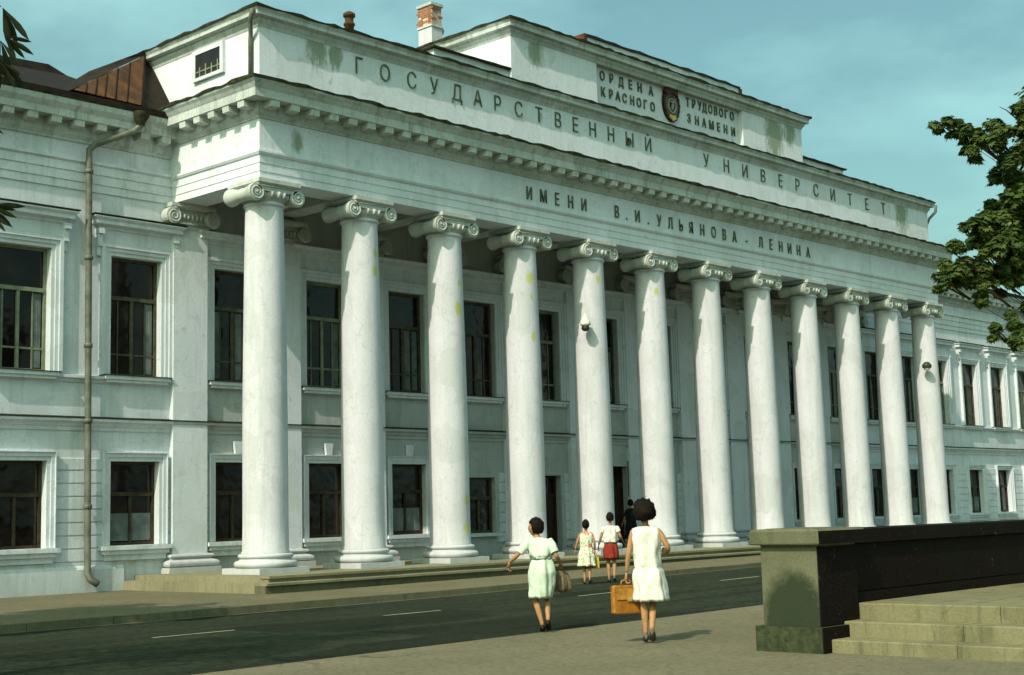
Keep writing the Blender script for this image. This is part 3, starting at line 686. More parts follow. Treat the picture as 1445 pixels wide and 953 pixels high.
# ---- portico entablature
XA, XB, YF = -.49, 31.84, -.48
PATH = [(XA, WY), (XA, YF), (XB, YF), (XB, WY)]
def sw(name, prof, mat, path=PATH, label=None):
    return bp(name, MB().sweep(path, prof), mat, label)
sw('architrave', [(-.84, SOF), (-.03, SOF), (-.03, 9.37), (-.015, 9.375), (-.015, 9.56), (0, 9.565), (0, 9.735), (.03, 9.75), (.06, 9.80), (.06, 9.84), (-.02, 9.86), (-.84, 9.86)], PL_PORT)
sw('frieze', [(-.84, 9.862), (0, 9.862), (0, 10.58), (-.84, 10.58)], PL_PORT)
sw('cornice', [(-.84, 10.582), (.03, 10.582), (.04, 10.62), (.10, 10.68), (.12, 10.70), (.12, 10.93), (.44, 10.93), (.44, 11.12), (.46, 11.15), (.50, 11.22), (.55, 11.28), (.56, 11.34), (-.30, 11.40), (-.84, 11.40)], PL_COR)
# ragged flashing on the cornice edge
def ragged(path, o0, o1, z, step=.22, amp=.024, name='cornice_flashing', mat=EDGE_M, th=.075):
    P = [Vector(p) for p in path]; pts = []
    for a, b in zip(P[:-1], P[1:]):
        n = max(1, int((b - a).length / step)); pts += [a + (b - a) * i / n for i in range(n)]
    pts.append(P[-1]); mb = MB(); k = len(pts); vs = []; fs = []
    for i, p in enumerate(pts):
        d0 = (pts[i] - pts[i - 1]).normalized() if i else (pts[1] - pts[0]).normalized(); d1 = (pts[i + 1] - pts[i]).normalized() if i < k - 1 else d0
        mt = Vector((d0.y, -d0.x)) + Vector((d1.y, -d1.x)); mt = mt / (mt.length ** 2 / 2)
        e = random.uniform(-amp, amp); e2 = random.uniform(0, amp * 1.6)
        for o, zz in ((o0, z + .03), (o1 + e * .6, z - .006 - e2), (o1 + .008 + e * .6, z + th * .45 + e), (o1 - .12, z + th + e), (o0, z + th + .05)):
            q = p + mt * o; vs.append((q.x, q.y, zz))
    for i in range(k - 1):
        for j in range(5): fs.append((i * 5 + j, (i + 1) * 5 + j, (i + 1) * 5 + (j + 1) % 5, i * 5 + (j + 1) % 5))
    fs += [tuple(range(5)), tuple(reversed([(k - 1) * 5 + j for j in range(5)]))]
    return bp(name, mb.add(vs, fs), mat)
ragged(PATH, .02, .585, 11.345)
nb = 57
for i in range(nb): bl('modillion', mo_me, (XA + .14 + i * (XB - XA - .28) / (nb - 1), YF - .12, 10.76))
for i in range(5):
    bl('modillion', mo_me, (XA - .12, YF + .14 + i * .57, 10.76), rot=(0, 0, -pi / 2)); bl('modillion', mo_me, (XB + .12, YF + .14 + i * .57, 10.76), rot=(0, 0, pi / 2))
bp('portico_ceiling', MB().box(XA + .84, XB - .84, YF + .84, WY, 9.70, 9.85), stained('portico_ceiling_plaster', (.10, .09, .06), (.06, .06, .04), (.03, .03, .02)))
for i in range(1, 11): bp('ceiling_beam', MB().box(i * S - .3, i * S + .3, YF + .845, WY - .004, 9.30, 9.696), PL_CAP)
# ---- attic
AX0, AX1, AB = -.35, 31.70, 4.3
AP = [(AX0, AB), (AX0, AY), (AX1, AY), (AX1, AB)]
bp('attic_wall', MB().sweep(AP, [(-.5, 11.40), (0, 11.40), (0, 12.90), (-.5, 12.90)]), PL_PORT)
bp('attic_cornice', MB().sweep(AP, [(-.5, 12.80), (.01, 12.80), (.03, 12.86), (.08, 12.93), (.08, 12.99), (.20, 13.02), (.20, 13.10), (.24, 13.16), (.25, 13.20), (-.5, 13.26)]), PL_COR)
ragged(AP, -.45, .27, 13.20, .25, .022, 'attic_flashing')
# louvred vent window in the side of the attic
vw = bl('attic_window', MB().box(-.05, .0, -.56, .56, -.34, .34).mesh('attic_window', GLASS), (AX0 - .012, 1.62, 12.40), label='small square attic opening in the white return')
vf = MB(); vf.box(-.07, 0, -.62, -.50, -.38, .38); vf.box(-.07, 0, .50, .62, -.38, .38); vf.box(-.07, 0, -.50, .50, .27, .38); vf.box(-.07, 0, -.50, .50, -.38, -.30)
child('frame', vf.mesh('frame', PL_WALL), vw)
vl = MB()
for i in range(4): vl.box(-.062, -.052, -.42 + i * .24, -.38 + i * .24, -.29, -.02 - .04 * (i % 2))
vl.box(-.065, -.052, -.5, .5, -.18, -.15); child('grille', vl.mesh('grille', FRAME_L), vw)
# short spouts at the attic corners
bp('rain_spout', MB().tube([(-.62, -.42, 13.12), (-.60, -.30, 12.9), (-.44, -.10, 12.62), (-.42, -.06, 12.5), (-.42, -.06, 11.55)], .055, 8), PIPE_M)
bp('rain_spout', MB().tube([(31.98, -.55, 13.12), (32.0, -.5, 12.85), (31.85, -.3, 12.6), (31.78, -.2, 12.35)], .055, 8), PIPE_M)
# roof of the portico behind the attic
rf = MB(); rf.add([(AX0, AY, 13.22), (AX1, AY, 13.22), (AX1, 7.5, 13.22), (AX0, 7.5, 13.22), (AX0 + 3, 3.6, 14.0), (AX1 - 3, 3.6, 14.0)], [(0, 1, 5, 4), (2, 3, 4, 5), (1, 2, 5), (3, 0, 4), (0, 3, 2, 1)])
bp('portico_roof', rf, ROOF_M)
for a in (AX0, AX1 - .5): bp('attic_rear_wall', MB().box(a, a + .5, AB + .004, 7.5, 11.2, 13.2), PL_WALL)
# ---- upper block
UX0, UX1 = 8.28, 23.07; UYW = -.12; zt = 15.02
def upath(x0, x1, y, yb=3.6): return [(x0, yb), (x0, y), (x1, y), (x1, yb)]
PX0, PX1 = 11.95, 19.45
for a, b in ((UX0, PX0), (PX1, UX1)): bp('upper_block_wall', MB().sweep([(a, 3.6), (a, UYW), (b, UYW), (b, 3.6)], [(-.4, 13.2), (0, 13.2), (0, 14.72), (-.4, 14.72)]), PL_PORT)
bp('lettered_panel', MB().box(PX0 + .001, PX1 - .001, PY, .5, 13.2, 14.72), PL_PORT)
bp('upper_block_cornice', MB().sweep(upath(UX0, UX1, UYW), [(-.6, 14.62), (.01, 14.62), (.04, 14.69), (.09, 14.75), (.09, 14.80), (.20, 14.83), (.20, 14.93), (.24, 14.99), (.25, 15.03), (-.6, 15.08)]), PL_COR)
ragged(upath(UX0, UX1, UYW), -.5, .27, 15.03, .25, .022, 'upper_block_flashing')
bp('upper_block_roof', MB().add([(UX0, UYW, 15.06), (UX1, UYW, 15.06), (UX1, 3.6, 15.06), (UX0, 3.6, 15.06), (UX0 + 2, 1.8, 15.2), (UX1 - 2, 1.8, 15.2)], [(0, 1, 5, 4), (2, 3, 4, 5), (1, 2, 5), (3, 0, 4), (0, 3, 2, 1)]), ROOF_D)
bc = MB(); bc.box(11.75, 19.55, .05, 1.4, 15.07, 15.46); bp('blocking_course', bc, PL_WALL)
ragged([(11.75, 1.4), (11.75, .05), (19.55, .05), (19.55, 1.4)], -.4, .05, 15.46, .4, .02, 'blocking_flashing', EDGE_M)
bp('blocking_end_tile', MB().box(11.62, 11.74, .02, .6, 15.09, 15.50), ROOF_M); bp('blocking_end_tile', MB().box(19.56, 19.72, .02, .6, 15.09, 15.44), ROOF_M)
# ---- low parapet blocks
for a, b in ((5.45, UX0 - .004), (UX1 + .004, 25.95)): bp('low_parapet', MB().box(a, b, -.02, 3.2, 13.2, 13.66), PL_PORT)
for p in ([(5.45, 3.2), (5.45, -.02), (UX0 - .01, -.02)], [(UX1 + .01, -.02), (25.95, -.02), (25.95, 3.2)]): ragged(p, -.5, .10, 13.665, .35, .012, 'low_parapet_flashing')
# ---- chimney of plastered brick, plaster fallen off at the top
cho = bp('chimney', MB().box(8.28, 8.70, 2.98, 3.54, 13.2, 15.70), PL_COL, 'brick chimney with plaster fallen off its top')
part('chimney_band', MB().box(8.25, 8.73, 2.95, 3.57, 15.702, 15.76), PL_COL, cho)
random.seed(3); br_me = MB().box(-.10, .10, -.004, .01, -.032, .032).mesh('brick', BRICK)
for fi in range(2):
    for r in range(7):
        z = 15.81 + r * .076
        for q in range(2 + fi):
            off = -.105 - .10 * fi + q * .215 + (.05 if r % 2 else -.03)
            if random.random() < (.30 if fi else .70) - r * .04: continue
            o = link('brick', br_me, cho)
            if fi == 0: o.location = (8.49 + off * .9, 2.984, z)
            else: o.location = (8.284, 3.26 + off, z); o.rotation_euler = (0, 0, -pi / 2)
part('chimney_stack', MB().box(8.29, 8.69, 2.99, 3.53, 15.76, 16.34), stained('limewashed_brickwork', (.62, .58, .50), (.50, .40, .30), (.30, .20, .14), streak=.6), cho)
part('chimney_cap', MB().box(8.24, 8.74, 2.94, 3.58, 16.34, 16.42), PL_CAP, cho)
part('side_spout', MB().box(8.70, 8.86, 3.12, 3.30, 15.62, 15.72).lathe([(.02, 15.60), (.07, 15.64), (.10, 15.74), (.04, 15.84), (.02, 15.92)], (8.88, 3.21), 8), PL_CAP, cho)
vp = MB(); vp.lathe([(.13, 13.6), (.13, 14.95), (.16, 14.97), (.16, 15.02), (.12, 15.06), (.12, 15.20), (.17, 15.22), (.17, 15.30), (.08, 15.36)], (5.17, 3), 12); bp('vent_pipe', vp, ROOF_M)
vp = MB(); vp.box(9.05, 9.6, 3.2, 3.6, 15.0, 15.25)
# ---- wing roofs
wr = MB()
wr.add([(XL, 2.50, 11.20), (-.46, 2.50, 11.20), (-.46, 8.0, 13.55), (-1.0, 8.0, 13.75), (-3.6, 8.0, 13.12), (XL, 8.0, 13.05),
        (XL, 17.2, 11.2), (-.46, 17.2, 11.2)], [(0, 1, 2), (0, 2, 3), (0, 3, 4), (0, 4, 5), (5, 4, 6), (4, 3, 6), (3, 7, 6), (3, 2, 7)])
bp('wing_roof', wr, ROOF_D)
wr = MB(); wr.add([(31.81, 2.50, 11.20), (XR, 2.50, 11.20), (XR, 8, 12.6), (31.81, 8, 12.6), (31.81, 17.2, 11.2), (XR, 17.2, 11.2)], [(0, 1, 2, 3), (3, 2, 5, 4)])
bp('wing_roof', wr, ROOF_D)
bp('middle_roof', MB().add([(-.45, 3.55, 13.0), (31.8, 3.55, 13.0), (31.8, 8, 13.3), (-.45, 8, 13.3), (-.45, 17.2, 11.2), (31.8, 17.2, 11.2)], [(0, 1, 2, 3), (3, 2, 5, 4)]), ROOF_D)
# rusty side slope that climbs from the wing eaves to the attic, in seamed sheets
A = Vector((-3.37, 2.55, 11.33)); B = Vector((-1.62, 2.55, 11.30)); C2 = Vector((-.62, 4.02, 13.08))
nrm = (B - A).cross(C2 - A).normalized()
if nrm.y > 0: nrm = -nrm
side = bp('side_roof', MB().add([A, B, C2], [(0, 1, 2)]), ROOF_M, 'rusty brown sheet-metal slope beside the attic')
cuts = [0, .17, .31, .45, .60, .78, 1.0]
for i in range(6):
    q0 = A + (C2 - A) * cuts[i]; q1 = A + (C2 - A) * cuts[i + 1]; r0 = A + (B - A) * cuts[i]; r1 = A + (B - A) * cuts[i + 1]
    g = .012
    a0 = r0.lerp(r1, g); a1 = r0.lerp(r1, 1 - g); b0 = q0.lerp(q1, g); b1 = q0.lerp(q1, 1 - g); o = nrm * (.012 + .006 * (i % 2))
    pm = MB().add([a0, a1, b1, b0, a0 + o, a1 + o, b1 + o, b0 + o], [(0, 1, 2, 3), (4, 5, 6, 7), (0, 1, 5, 4), (1, 2, 6, 5), (2, 3, 7, 6), (3, 0, 4, 7)])
    part('roof_sheet', pm, ROOF_M, side)
    part('roof_seam', MB().tube([r1 + nrm * .02, q1 + nrm * .02], .018, 5), ROOF_D, side)
ridge = MB().add([A + Vector((-.05, .02, .0)), C2 + Vector((0, .01, .02)), Vector((-.40, 3.95, 13.34)), Vector((-1.15, 4.15, 12.92)), Vector((-1.85, 4.5, 12.55)), Vector((-2.6, 3.8, 12.0)), A + Vector((-.05, 1.9, .0)), Vector((-.40, 5.9, 13.2))], [(0, 1, 2, 3, 4, 5), (0, 5, 4, 3, 2, 7, 6)])
bp('side_roof_verge', ridge, ROOF_D)
bp('side_roof_cheek', MB().add([B + Vector((.02, 0, -.1)), Vector((-.36, 2.9, 11.25)), Vector((-.36, 4.3, 13.2)), C2 + Vector((.02, .02, .05))], [(0, 1, 2, 3)]), ROOF_D)
for a, b in ((XL, -.46), (31.81, XR)): bp('fascia_board', MB().box(a, b, 2.485, 2.56, 11.14, 11.26), ROOF_D)
# downpipe on the left wing
dp = MB().tube([(-1.66, 2.50, 11.06), (-1.66, 2.52, 10.80), (-1.80, 2.58, 10.66), (-2.66, 2.82, 10.24), (-2.78, 2.85, 10.10), (-2.78, 2.86, 9.9), (-2.74, 2.86, 5), (-2.70, 2.86, .55), (-2.66, 2.80, .40), (-2.56, 2.66, .30)], .076, 12)
dpo = bp('drainpipe', dp, PIPE_M, 'grey-green drainpipe with an elbow under the wing eaves')
for z in (9.6, 7.6, 5.6, 3.9, 2.0): child('pipe_collar', MB().lathe([(.077, -.05), (.097, -.045), (.097, .045), (.077, .05)], (0, 0), 12).mesh('pipe_collar', PIPE_M), dpo, (-2.78 + (9.9 - z) * .0083, 2.86, z))
child('rain_hopper', MB().lathe([(.09, 10.80), (.10, 10.86), (.20, 11.02), (.20, 11.12)], (-1.66, 2.50), 10).mesh('rain_hopper', EDGE_M), dpo)
# ---- steps of the portico
XA, XB = -.44, 31.79
st = bp('porch_floor', MB().box(XA - .96, XB + .96, -1.95, WY + .0, .30, .44), TREAD_M)
L = 2.0
def step_row(x0, x1, yf, yb, z0, z1):
    x = x0
    while x < x1 - .01:
        e = min(x + L, x1); jy = random.uniform(-.006, .006); jz = random.uniform(-.004, .004)
        o = bp('step_slab', MB().box(x + .004, e - .004, yf + jy, yb, z1 - .045, z1 + jz), TREAD_M)
        bp('riser_stone', MB().box(x + .004, e - .004, yf + .06, yb, z0, z1 - .047), KERB_M); x = e
step_row(XA - 1.31, XB + 1.31, -2.36, -1.953, -.1, .325)
for sx, xx in ((1, XA - 1.31), (-1, XB + .97)):
    y = -1.95
    while y < WY - .01:
        e = min(y + L, WY); bp('step_slab', MB().box(xx, xx + .34, y + .004, e - .004, -.1, .325), TREAD_M); y = e
bp('porch_nosing', MB().box(XA - .985, XB + .985, -2.01, -1.70, .405, .456), TREAD_M)

# ------------------------------------------------------------------ lamps on the columns
def col_lamp(loc, label, white):
    t = thing('wall_lamp', label, 'lamp', loc); t.scale = (.8, .8, .8)
    part('bracket', MB().tube([(.46, .30, -.10), (.20, .10, .0), (.0, 0, .05)], .022, 8).box(.40, .50, .24, .36, -.22, .02), LAMPM, t)
    if white:
        part('lamp_shade', MB().lathe([(.02, .34), (.05, .30), (.07, .24), (.15, .10), (.19, 0), (.19, -.06), (.12, -.10)], n=16), LAMPW, t)
        part('lamp_globe', MB().lathe([(.12, -.10), (.15, -.17), (.12, -.24), (.05, -.28)], n=16), LAMPM, t)
    else:
        part('lamp_shade', MB().lathe([(.03, .20), (.10, .18), (.20, .08), (.23, 0), (.20, -.10)], n=16), LAMPM, t)
        part('lamp_globe', MB().lathe([(.14, -.10), (.15, -.15), (.10, -.20), (.03, -.22)], n=16), LAMPW, t)
col_lamp((10.70, -.42, 6.80), 'white bell-shaped lamp on the fifth column from the left', True)
col_lamp((30.62, -.42, 6.74), 'small dark round lamp on the last column at the right', False)

# ------------------------------------------------------------------ parapet wall, pier and monument steps
pw_ = thing('parapet_wall', 'dark granite parapet wall with a squat olive stone pier at its left end', 'wall', (-6, -17.7, 0))
PO = Vector((-6, -17.7, 0))
def pwp(name, mb, mat, label=None):
    o = part(name, mb, mat, pw_, label=label); o.location = -PO; return o
y0, y1 = -17.70, -16.93
pwp('pier_shaft', MB().box(-6.03, -5.22, y0 + .03, y1 - .03, .28, 1.13), PIERM, 'olive stone shaft with a round dark patch')
pwp('pier_plinth', MB().box(-6.10, -5.15, y0 - .03, y1 + .04, -.1, .278), PLINTH_D)
cp = MB(); cp.sweep([(-5.6, y1 - .03), (-6.03, y1 - .03), (-6.03, y0 + .03), (-5.22, y0 + .03), (-5.22, y1 - .03), (-5.6, y1 - .03)], [(-.3, 1.132), (-.005, 1.132), (.005, 1.15), (.075, 1.155), (.085, 1.17), (.085, 1.30), (.06, 1.325), (-.3, 1.335)], cap=False)
cp.box(-5.98, -5.27, y0 + .08, y1 - .08, 1.134, 1.332)
pwp('pier_cap', cp, PIER_M)
pwp('shade_slab', MB().box(-6.022, -5.225, y0 + .018, y0 + .029, .285, 1.128), GRAN); pwp('shade_slab', MB().box(-6.092, -5.155, y0 - .042, y0 - .031, -.1, .276), GRAN); pwp('shade_slab', MB().box(-6.11, -5.14, y0 - .068, y0 - .057, 1.16, 1.30), GRAN)  # thin dark sheets added to paint shade on the pier's side
x = -5.146; i = 0
while x < 14:
    e = x + 1.9
    pwp('wall_block', MB().box(x + .006, e - .006, -17.62, -17.02, -.1, .60), GRAN); pwp('wall_block', MB().box(x + .006, e - .006, -17.62, -17.02, .612, 1.135), GRAN)
    pwp('coping_stone', MB().box(x + .003, e - .003, -17.67, -16.97, 1.144, 1.30), GRAN); x = e; i += 1
ms = thing('monument_steps', 'low olive stone steps rising to the right beside the dark parapet', 'steps', (-5.95, -19, 0))
MO = Vector((-5.95, -19, 0))
random.seed(11)
for (x0, xb, z0, z1) in ((-5.93, -5.50, -.1, .145), (-5.55, -5.10, .0, .31), (-5.20, -4.70, .1, .485)):
    y = -17.64 if x0 < -5.4 else -17.64; first = True
    while y > -27:
        e = y - random.uniform(1.35, 1.75)
        mb = MB(); c = .012; yy0, yy1 = e + .004, y - .004
        mb.add([(x0, yy0, z0), (x0, yy1, z0), (x0, yy1, z1 - c), (x0, yy0, z1 - c), (x0 + c, yy0, z1), (x0 + c, yy1, z1), (xb, yy1, z1), (xb, yy0, z1), (xb, yy1, z0), (xb, yy0, z0)],
               [(0, 1, 2, 3), (3, 2, 5, 4), (4, 5, 6, 7), (1, 8, 6, 5, 2), (0, 3, 4, 7, 9), (7, 6, 8, 9), (0, 9, 8, 1)])
        o = part('step_slab', mb, STEPS_M, ms); o.location = -MO; y = e
lx = -4.70
while lx < 14:
    y = -17.64
    while y > -27:
        o = part('landing_slab', MB().box(lx + .003, lx + 1.197, y - 1.197, y - .003, .0, .485 + random.uniform(-.003, .003)), STEPS_M, ms); o.location = -MO; y -= 1.2
    lx += 1.2
# ------------------------------------------------------------------ people
def skin_body(J, E, root, subs=1):
    names = list(J); me = bpy.data.meshes.new('person_body')
    me.from_pydata([J[n][:3] for n in names], [(names.index(a), names.index(b)) for a, b in E], [])
    ob = bpy.data.objects.new('person_body', me); COL.objects.link(ob)
    md = ob.modifiers.new('Skin', 'SKIN'); md.use_smooth_shade = True; md.branch_smoothing = 0.5
    for i, n in enumerate(names):
        r = J[n][3]; rx = J[n][4] if len(J[n]) > 4 else r
        me.skin_vertices[0].data[i].radius = (rx, r); me.skin_vertices[0].data[i].use_root = (n == root)
    sb = ob.modifiers.new('Sub', 'SUBSURF'); sb.levels = subs; sb.render_levels = subs
    bpy.context.view_layer.update()
    out = bpy.data.meshes.new_from_object(ob.evaluated_get(bpy.context.evaluated_depsgraph_get()))
    vs = [tuple(v.co) for v in out.vertices]; fs = [tuple(p.vertices) for p in out.polygons]
    bpy.data.objects.remove(ob); return vs, fs
def head_geo(mb, c, s, yaw=0.0):
    n, m = 18, 14; vs = []; fs = []
    R = Matrix.Rotation(yaw, 3, 'Z')
    for i in range(m + 1):
        t = pi * i / m; z = cos(t) * .118; r = sin(t)
        k = 1.0 if z > -.01 else 1.0 - .42 * ((-.01 - z) / .108) ** 1.2
        for j in range(n):
            a = 2 * pi * j / n; x = r * .076 * k * sin(a); y = r * .095 * cos(a) * (k if cos(a) < 0 else (.5 + .5 * k))
            if cos(a) > .9 and -.035 < z < .012: y += .018 * (1 - abs(z + .012) / .025)     # nose
            if cos(a) > .8 and z < -.07: y += .008                                       # chin
            vs.append(Vector(c) + R @ Vector((x, y, z)) * s)
    for i in range(m):
        for j in range(n): fs.append((i * n + j, (i + 1) * n + j, (i + 1) * n + (j + 1) % n, i * n + (j + 1) % n))
    mb.add(vs, fs, True)
    for sx in (-1, 1):
        p = [Vector(c) + R @ Vector(q) * s for q in ((sx * .074, -.005, -.03), (sx * .084, -.012, -.005), (sx * .080, -.012, .02))]
        mb.tube(p, [.008 * s, .014 * s, .010 * s], 6)
def hand_geo(mb, wrist, palm, side, s, curl=.5, thumb_in=True):
    """palm continues the forearm; five unequal fingers leave its end, the thumb its side"""
    w, p = Vector(wrist), Vector(palm); d = (p - w).normalized()
    sd = d.cross(Vector((0, 1, 0))); sd = sd.normalized() if sd.length > .1 else Vector((1, 0, 0))
    sd = Vector((0, 1, 0)) - d * d.y; sd = sd.normalized() if sd.length > .2 else Vector((1, 0, 0))
    nrm = d.cross(sd).normalized() * side
    mb.tube([w, w + d * .03 * s, p, p + d * .03 * s], [.020 * s, .024 * s, .030 * s, .026 * s], 8, flat=.6)
    for i, L in enumerate((.072, .080, .075, .058)):
        b = p + d * .025 * s + sd * (.030 - .020 * i) * s
        q1 = b + d * L * .45 * s - nrm * curl * .010 * s; q2 = q1 + (d * (1 - curl) - nrm * curl).normalized() * L * .33 * s; q3 = q2 + (d * (1 - curl * 1.6) - nrm * curl * 1.2).normalized() * L * .28 * s
        mb.tube([b, q1, q2, q3], [.0095 * s, .009 * s, .0082 * s, .006 * s], 6)
    tb = p - d * .012 * s + sd * .028 * s
    mb.tube([tb, tb + (sd * .7 + d * .6) * .035 * s, tb + (sd * .5 + d * 1.0 - nrm * .4) * .058 * s], [.012 * s, .010 * s, .007 * s], 6)
def garment(rings, n=40, folds=7, amp=.020, seed=0, thick=None):
    """rings: (x, y, z, rx, ry, fold strength)"""
    mb = MB(); vs = []; k = len(rings)
    # resample
    R = []
    for a, b in zip(rings[:-1], rings[1:]):
        st = max(1, int(abs(a[2] - b[2]) / .035))
        for q in range(st): R.append([a[i] + (b[i] - a[i]) * q / st for i in range(6)])
    R.append(list(rings[-1]))
    for r in R:
        for j in range(n):
            a = 2 * pi * j / n; u = Vector((cos(a), sin(a)))
            f = r[5] * amp * (sin(folds * a + seed) + .6 * sin((folds * 2 + 1) * a + seed * 2 + r[2] * 6)) + .020 * noise.noise(Vector((cos(a) * 2.2 + seed, sin(a) * 2.2, r[2] * 7)))
            f += .011 * noise.noise(Vector((cos(a) * 4, sin(a) * 4 + seed, r[2] * 15)))
            vs.append((r[0] + u.x * (r[3] + f), r[1] + u.y * (r[4] + f), r[2]))
    m = len(R)
    fs = [(i * n + j, i * n + (j + 1) % n, (i + 1) * n + (j + 1) % n, (i + 1) * n + j) for i in range(m - 1) for j in range(n)]
    # turned hem
    vs += [(R[-1][0] + (v[0] - R[-1][0]) * .94, R[-1][1] + (v[1] - R[-1][1]) * .94, v[2] + .02) for v in vs[(m - 1) * n:]]
    fs += [((m - 1) * n + j, (m - 1) * n + (j + 1) % n, m * n + (j + 1) % n, m * n + j) for j in range(n)]
    return mb.add(vs, fs, True)
def hair_geo(c, rx, ry, rz_, s, yaw=0, low=-.6, rough=.10, face=True, seed=0):
    mb = MB(); n, m = 30, 20; vs = []; fs = []; R = Matrix.Rotation(yaw, 3, 'Z')
    for i in range(m + 1):
        t = pi * i / m
        for j in range(n):
            a = 2 * pi * j / n; d = Vector((sin(t) * sin(a), sin(t) * cos(a), cos(t)))
            k = 1 + rough * noise.noise(d * 3.1 + Vector((seed, 0, 0))) + rough * .7 * noise.noise(d * 8 + Vector((0, seed, 0)))
            z = d.z
            if d.y > .35 and z < .35 and face: k *= .72                     # forehead and face stay clear
            if z < low: z = low - (low - z) * .25
            vs.append(Vector(c) + R @ Vector((d.x * rx * k, d.y * ry * k - .012, z * rz_ * k)) * s)
    for i in range(m):
        for j in range(n): fs.append((i * n + j, (i + 1) * n + j, (i + 1) * n + (j + 1) % n, i * n + (j + 1) % n))
    mb.add(vs, fs, True); rnd = random.Random(seed + 5); cc = Vector(c)
    for i in range(520):
        q = Vector(rnd.choice(vs)); d = (q - cc)
        if d.length < .02: continue
        d.normalize()
        if face and (R.inverted() @ d).y > .45 and d.z < .3: continue
        w = Vector((rnd.uniform(-1, 1), rnd.uniform(-1, 1), 0)) * .0045 * s; tip = q + d * rnd.uniform(.006, .022) * s + Vector((rnd.uniform(-1, 1), rnd.uniform(-1, 1), rnd.uniform(-1.6, .6))) * .012 * s
        mb.add([q - d * .01 * s - w, q - d * .01 * s + w, tip], [(0, 1, 2)])
    return mb
EDG = [('pelvis', 'belly'), ('belly', 'chest'), ('chest', 'upper'), ('upper', 'neck'), ('neck', 'nape'),
       ('upper', 'shL'), ('shL', 'elL'), ('elL', 'foL'), ('foL', 'wrL'), ('upper', 'shR'), ('shR', 'elR'), ('elR', 'foR'), ('foR', 'wrR'),
       ('pelvis', 'hipL'), ('hipL', 'thL'), ('thL', 'knL'), ('knL', 'caL'), ('caL', 'anL'), ('anL', 'toL'),
       ('pelvis', 'hipR'), ('hipR', 'thR'), ('thR', 'knR'), ('knR', 'caR'), ('caR', 'anR'), ('anR', 'toR')]
def person(loc, dirxy, label, J, head, s, clothes, shoes=SHOE, hair=None, yaw=0, curl=.5, group=None, skin=SKIN):
    """J: main joints; limbs get mid points. head: centre"""
    rz = -math.atan2(dirxy[0], dirxy[1])
    t = thing('person', label, 'person', loc, rz, group)
    def mid(a, b, f, r, dy=0): return (a[0] + (b[0] - a[0]) * f, a[1] + (b[1] - a[1]) * f + dy, a[2] + (b[2] - a[2]) * f, r * s)
    K = {}
    K['pelvis'] = (*J['pelvis'], .095 * s, .13 * s); K['belly'] = (*J['belly'], .085 * s, .105 * s); K['chest'] = (*J['chest'], .09 * s, .12 * s)
    K['upper'] = (*J['upper'], .065 * s, .09 * s); K['neck'] = (*J['neck'], .042 * s); hc = Vector(head); K['nape'] = (hc.x, hc.y - .01, hc.z - .05 * s, .045 * s)
    for q in 'LR':
        sh_, el, wr, pa = J['sh' + q], J['el' + q], J['wr' + q], J['pa' + q]
        K['sh' + q] = (*sh_, .047 * s); K['el' + q] = (*el, .034 * s); K['fo' + q] = mid(el, wr, .35, .034); K['wr' + q] = (*wr, .022 * s)
        hp, kn, an, to = J['hip' + q], J['kn' + q], J['an' + q], J['to' + q]
        K['hip' + q] = (*hp, .082 * s); K['th' + q] = mid(hp, kn, .5, .070); K['kn' + q] = (*kn, .050 * s); K['ca' + q] = mid(kn, an, .32, .050, -.012); K['an' + q] = (*an, .030 * s); K['to' + q] = (*to, .028 * s)
    vs, fs = skin_body(K, EDG, 'pelvis')
    mb = MB(); mb.add(vs, fs, True); head_geo(mb, head, s, yaw)
    for q, sd in (('L', -1), ('R', 1)): hand_geo(mb, J['wr' + q], J['pa' + q], sd, s, curl)
    part('body', mb, skin, t)
    R = Matrix.Rotation(yaw, 3, 'Z')
    for sx in (-1, 1):
        p = Vector(head) + R @ Vector((sx * .030, .088, .0)) * s
        part('eye', MB().lathe([(.002, -.006 * s), (.008 * s, 0), (.002, .006 * s)], (0, 0), 8), SHOE, t, tuple(p))
    p = Vector(head) + R @ Vector((0, .088, -.055)) * s
    part('mouth', MB().tube([R @ Vector((-.022 * s, 0, 0)), R @ Vector((0, .004, 0)), R @ Vector((.022 * s, 0, 0))], .005 * s, 6), simple('lips', (.30, .07, .05), (.36, .1, .07), 9, .5), t, tuple(p))
    for nm, mbx, mt in clothes: part(nm, mbx, mt, t)
    if hair: part('hair', hair, HAIR, t)
    for q in 'LR':
        an, to = Vector(J['an' + q]), Vector(J['to' + q]); d = (to - an); d.z = 0; d = d.normalized() if d.length > .02 else Vector((0, 1, 0))
        h = Vector((an.x, an.y, 0)) - d * .04 * s; lift = min(an.z - .07 * s, .1)
        lo = to.z - .03 * s
        mbs = MB().tube([h + Vector((0, 0, .052 * s + lift)), h + d * .06 * s + Vector((0, 0, .048 * s + lift * .7)), h + d * .15 * s + Vector((0, 0, .030 * s + lo)), h + d * .215 * s + Vector((0, 0, .022 * s + lo))], [.034 * s, .038 * s, .040 * s, .020 * s], 10, flat=.7)
        mbs.tube([h + Vector((0, 0, .05 * s + lift)), h + Vector((0, 0, .004 + lift * .9))], [.020 * s, .014 * s], 8)
        part('shoe', mbs, shoes, t)
    return t
def sleeve(a, b, f, r0, r1, seed=0):
    a, b = Vector(a), Vector(b); e = a.lerp(b, f); return MB().tube([a + (a - b) * .08, a.lerp(e, .35), a.lerp(e, .7), e], [r0 * .75, r0, (r0 + r1) / 2, r1], 14, cap=False)
CAMXY = (-19.7, -26.06)
def away(x, y): return (x - CAMXY[0], y - CAMXY[1])

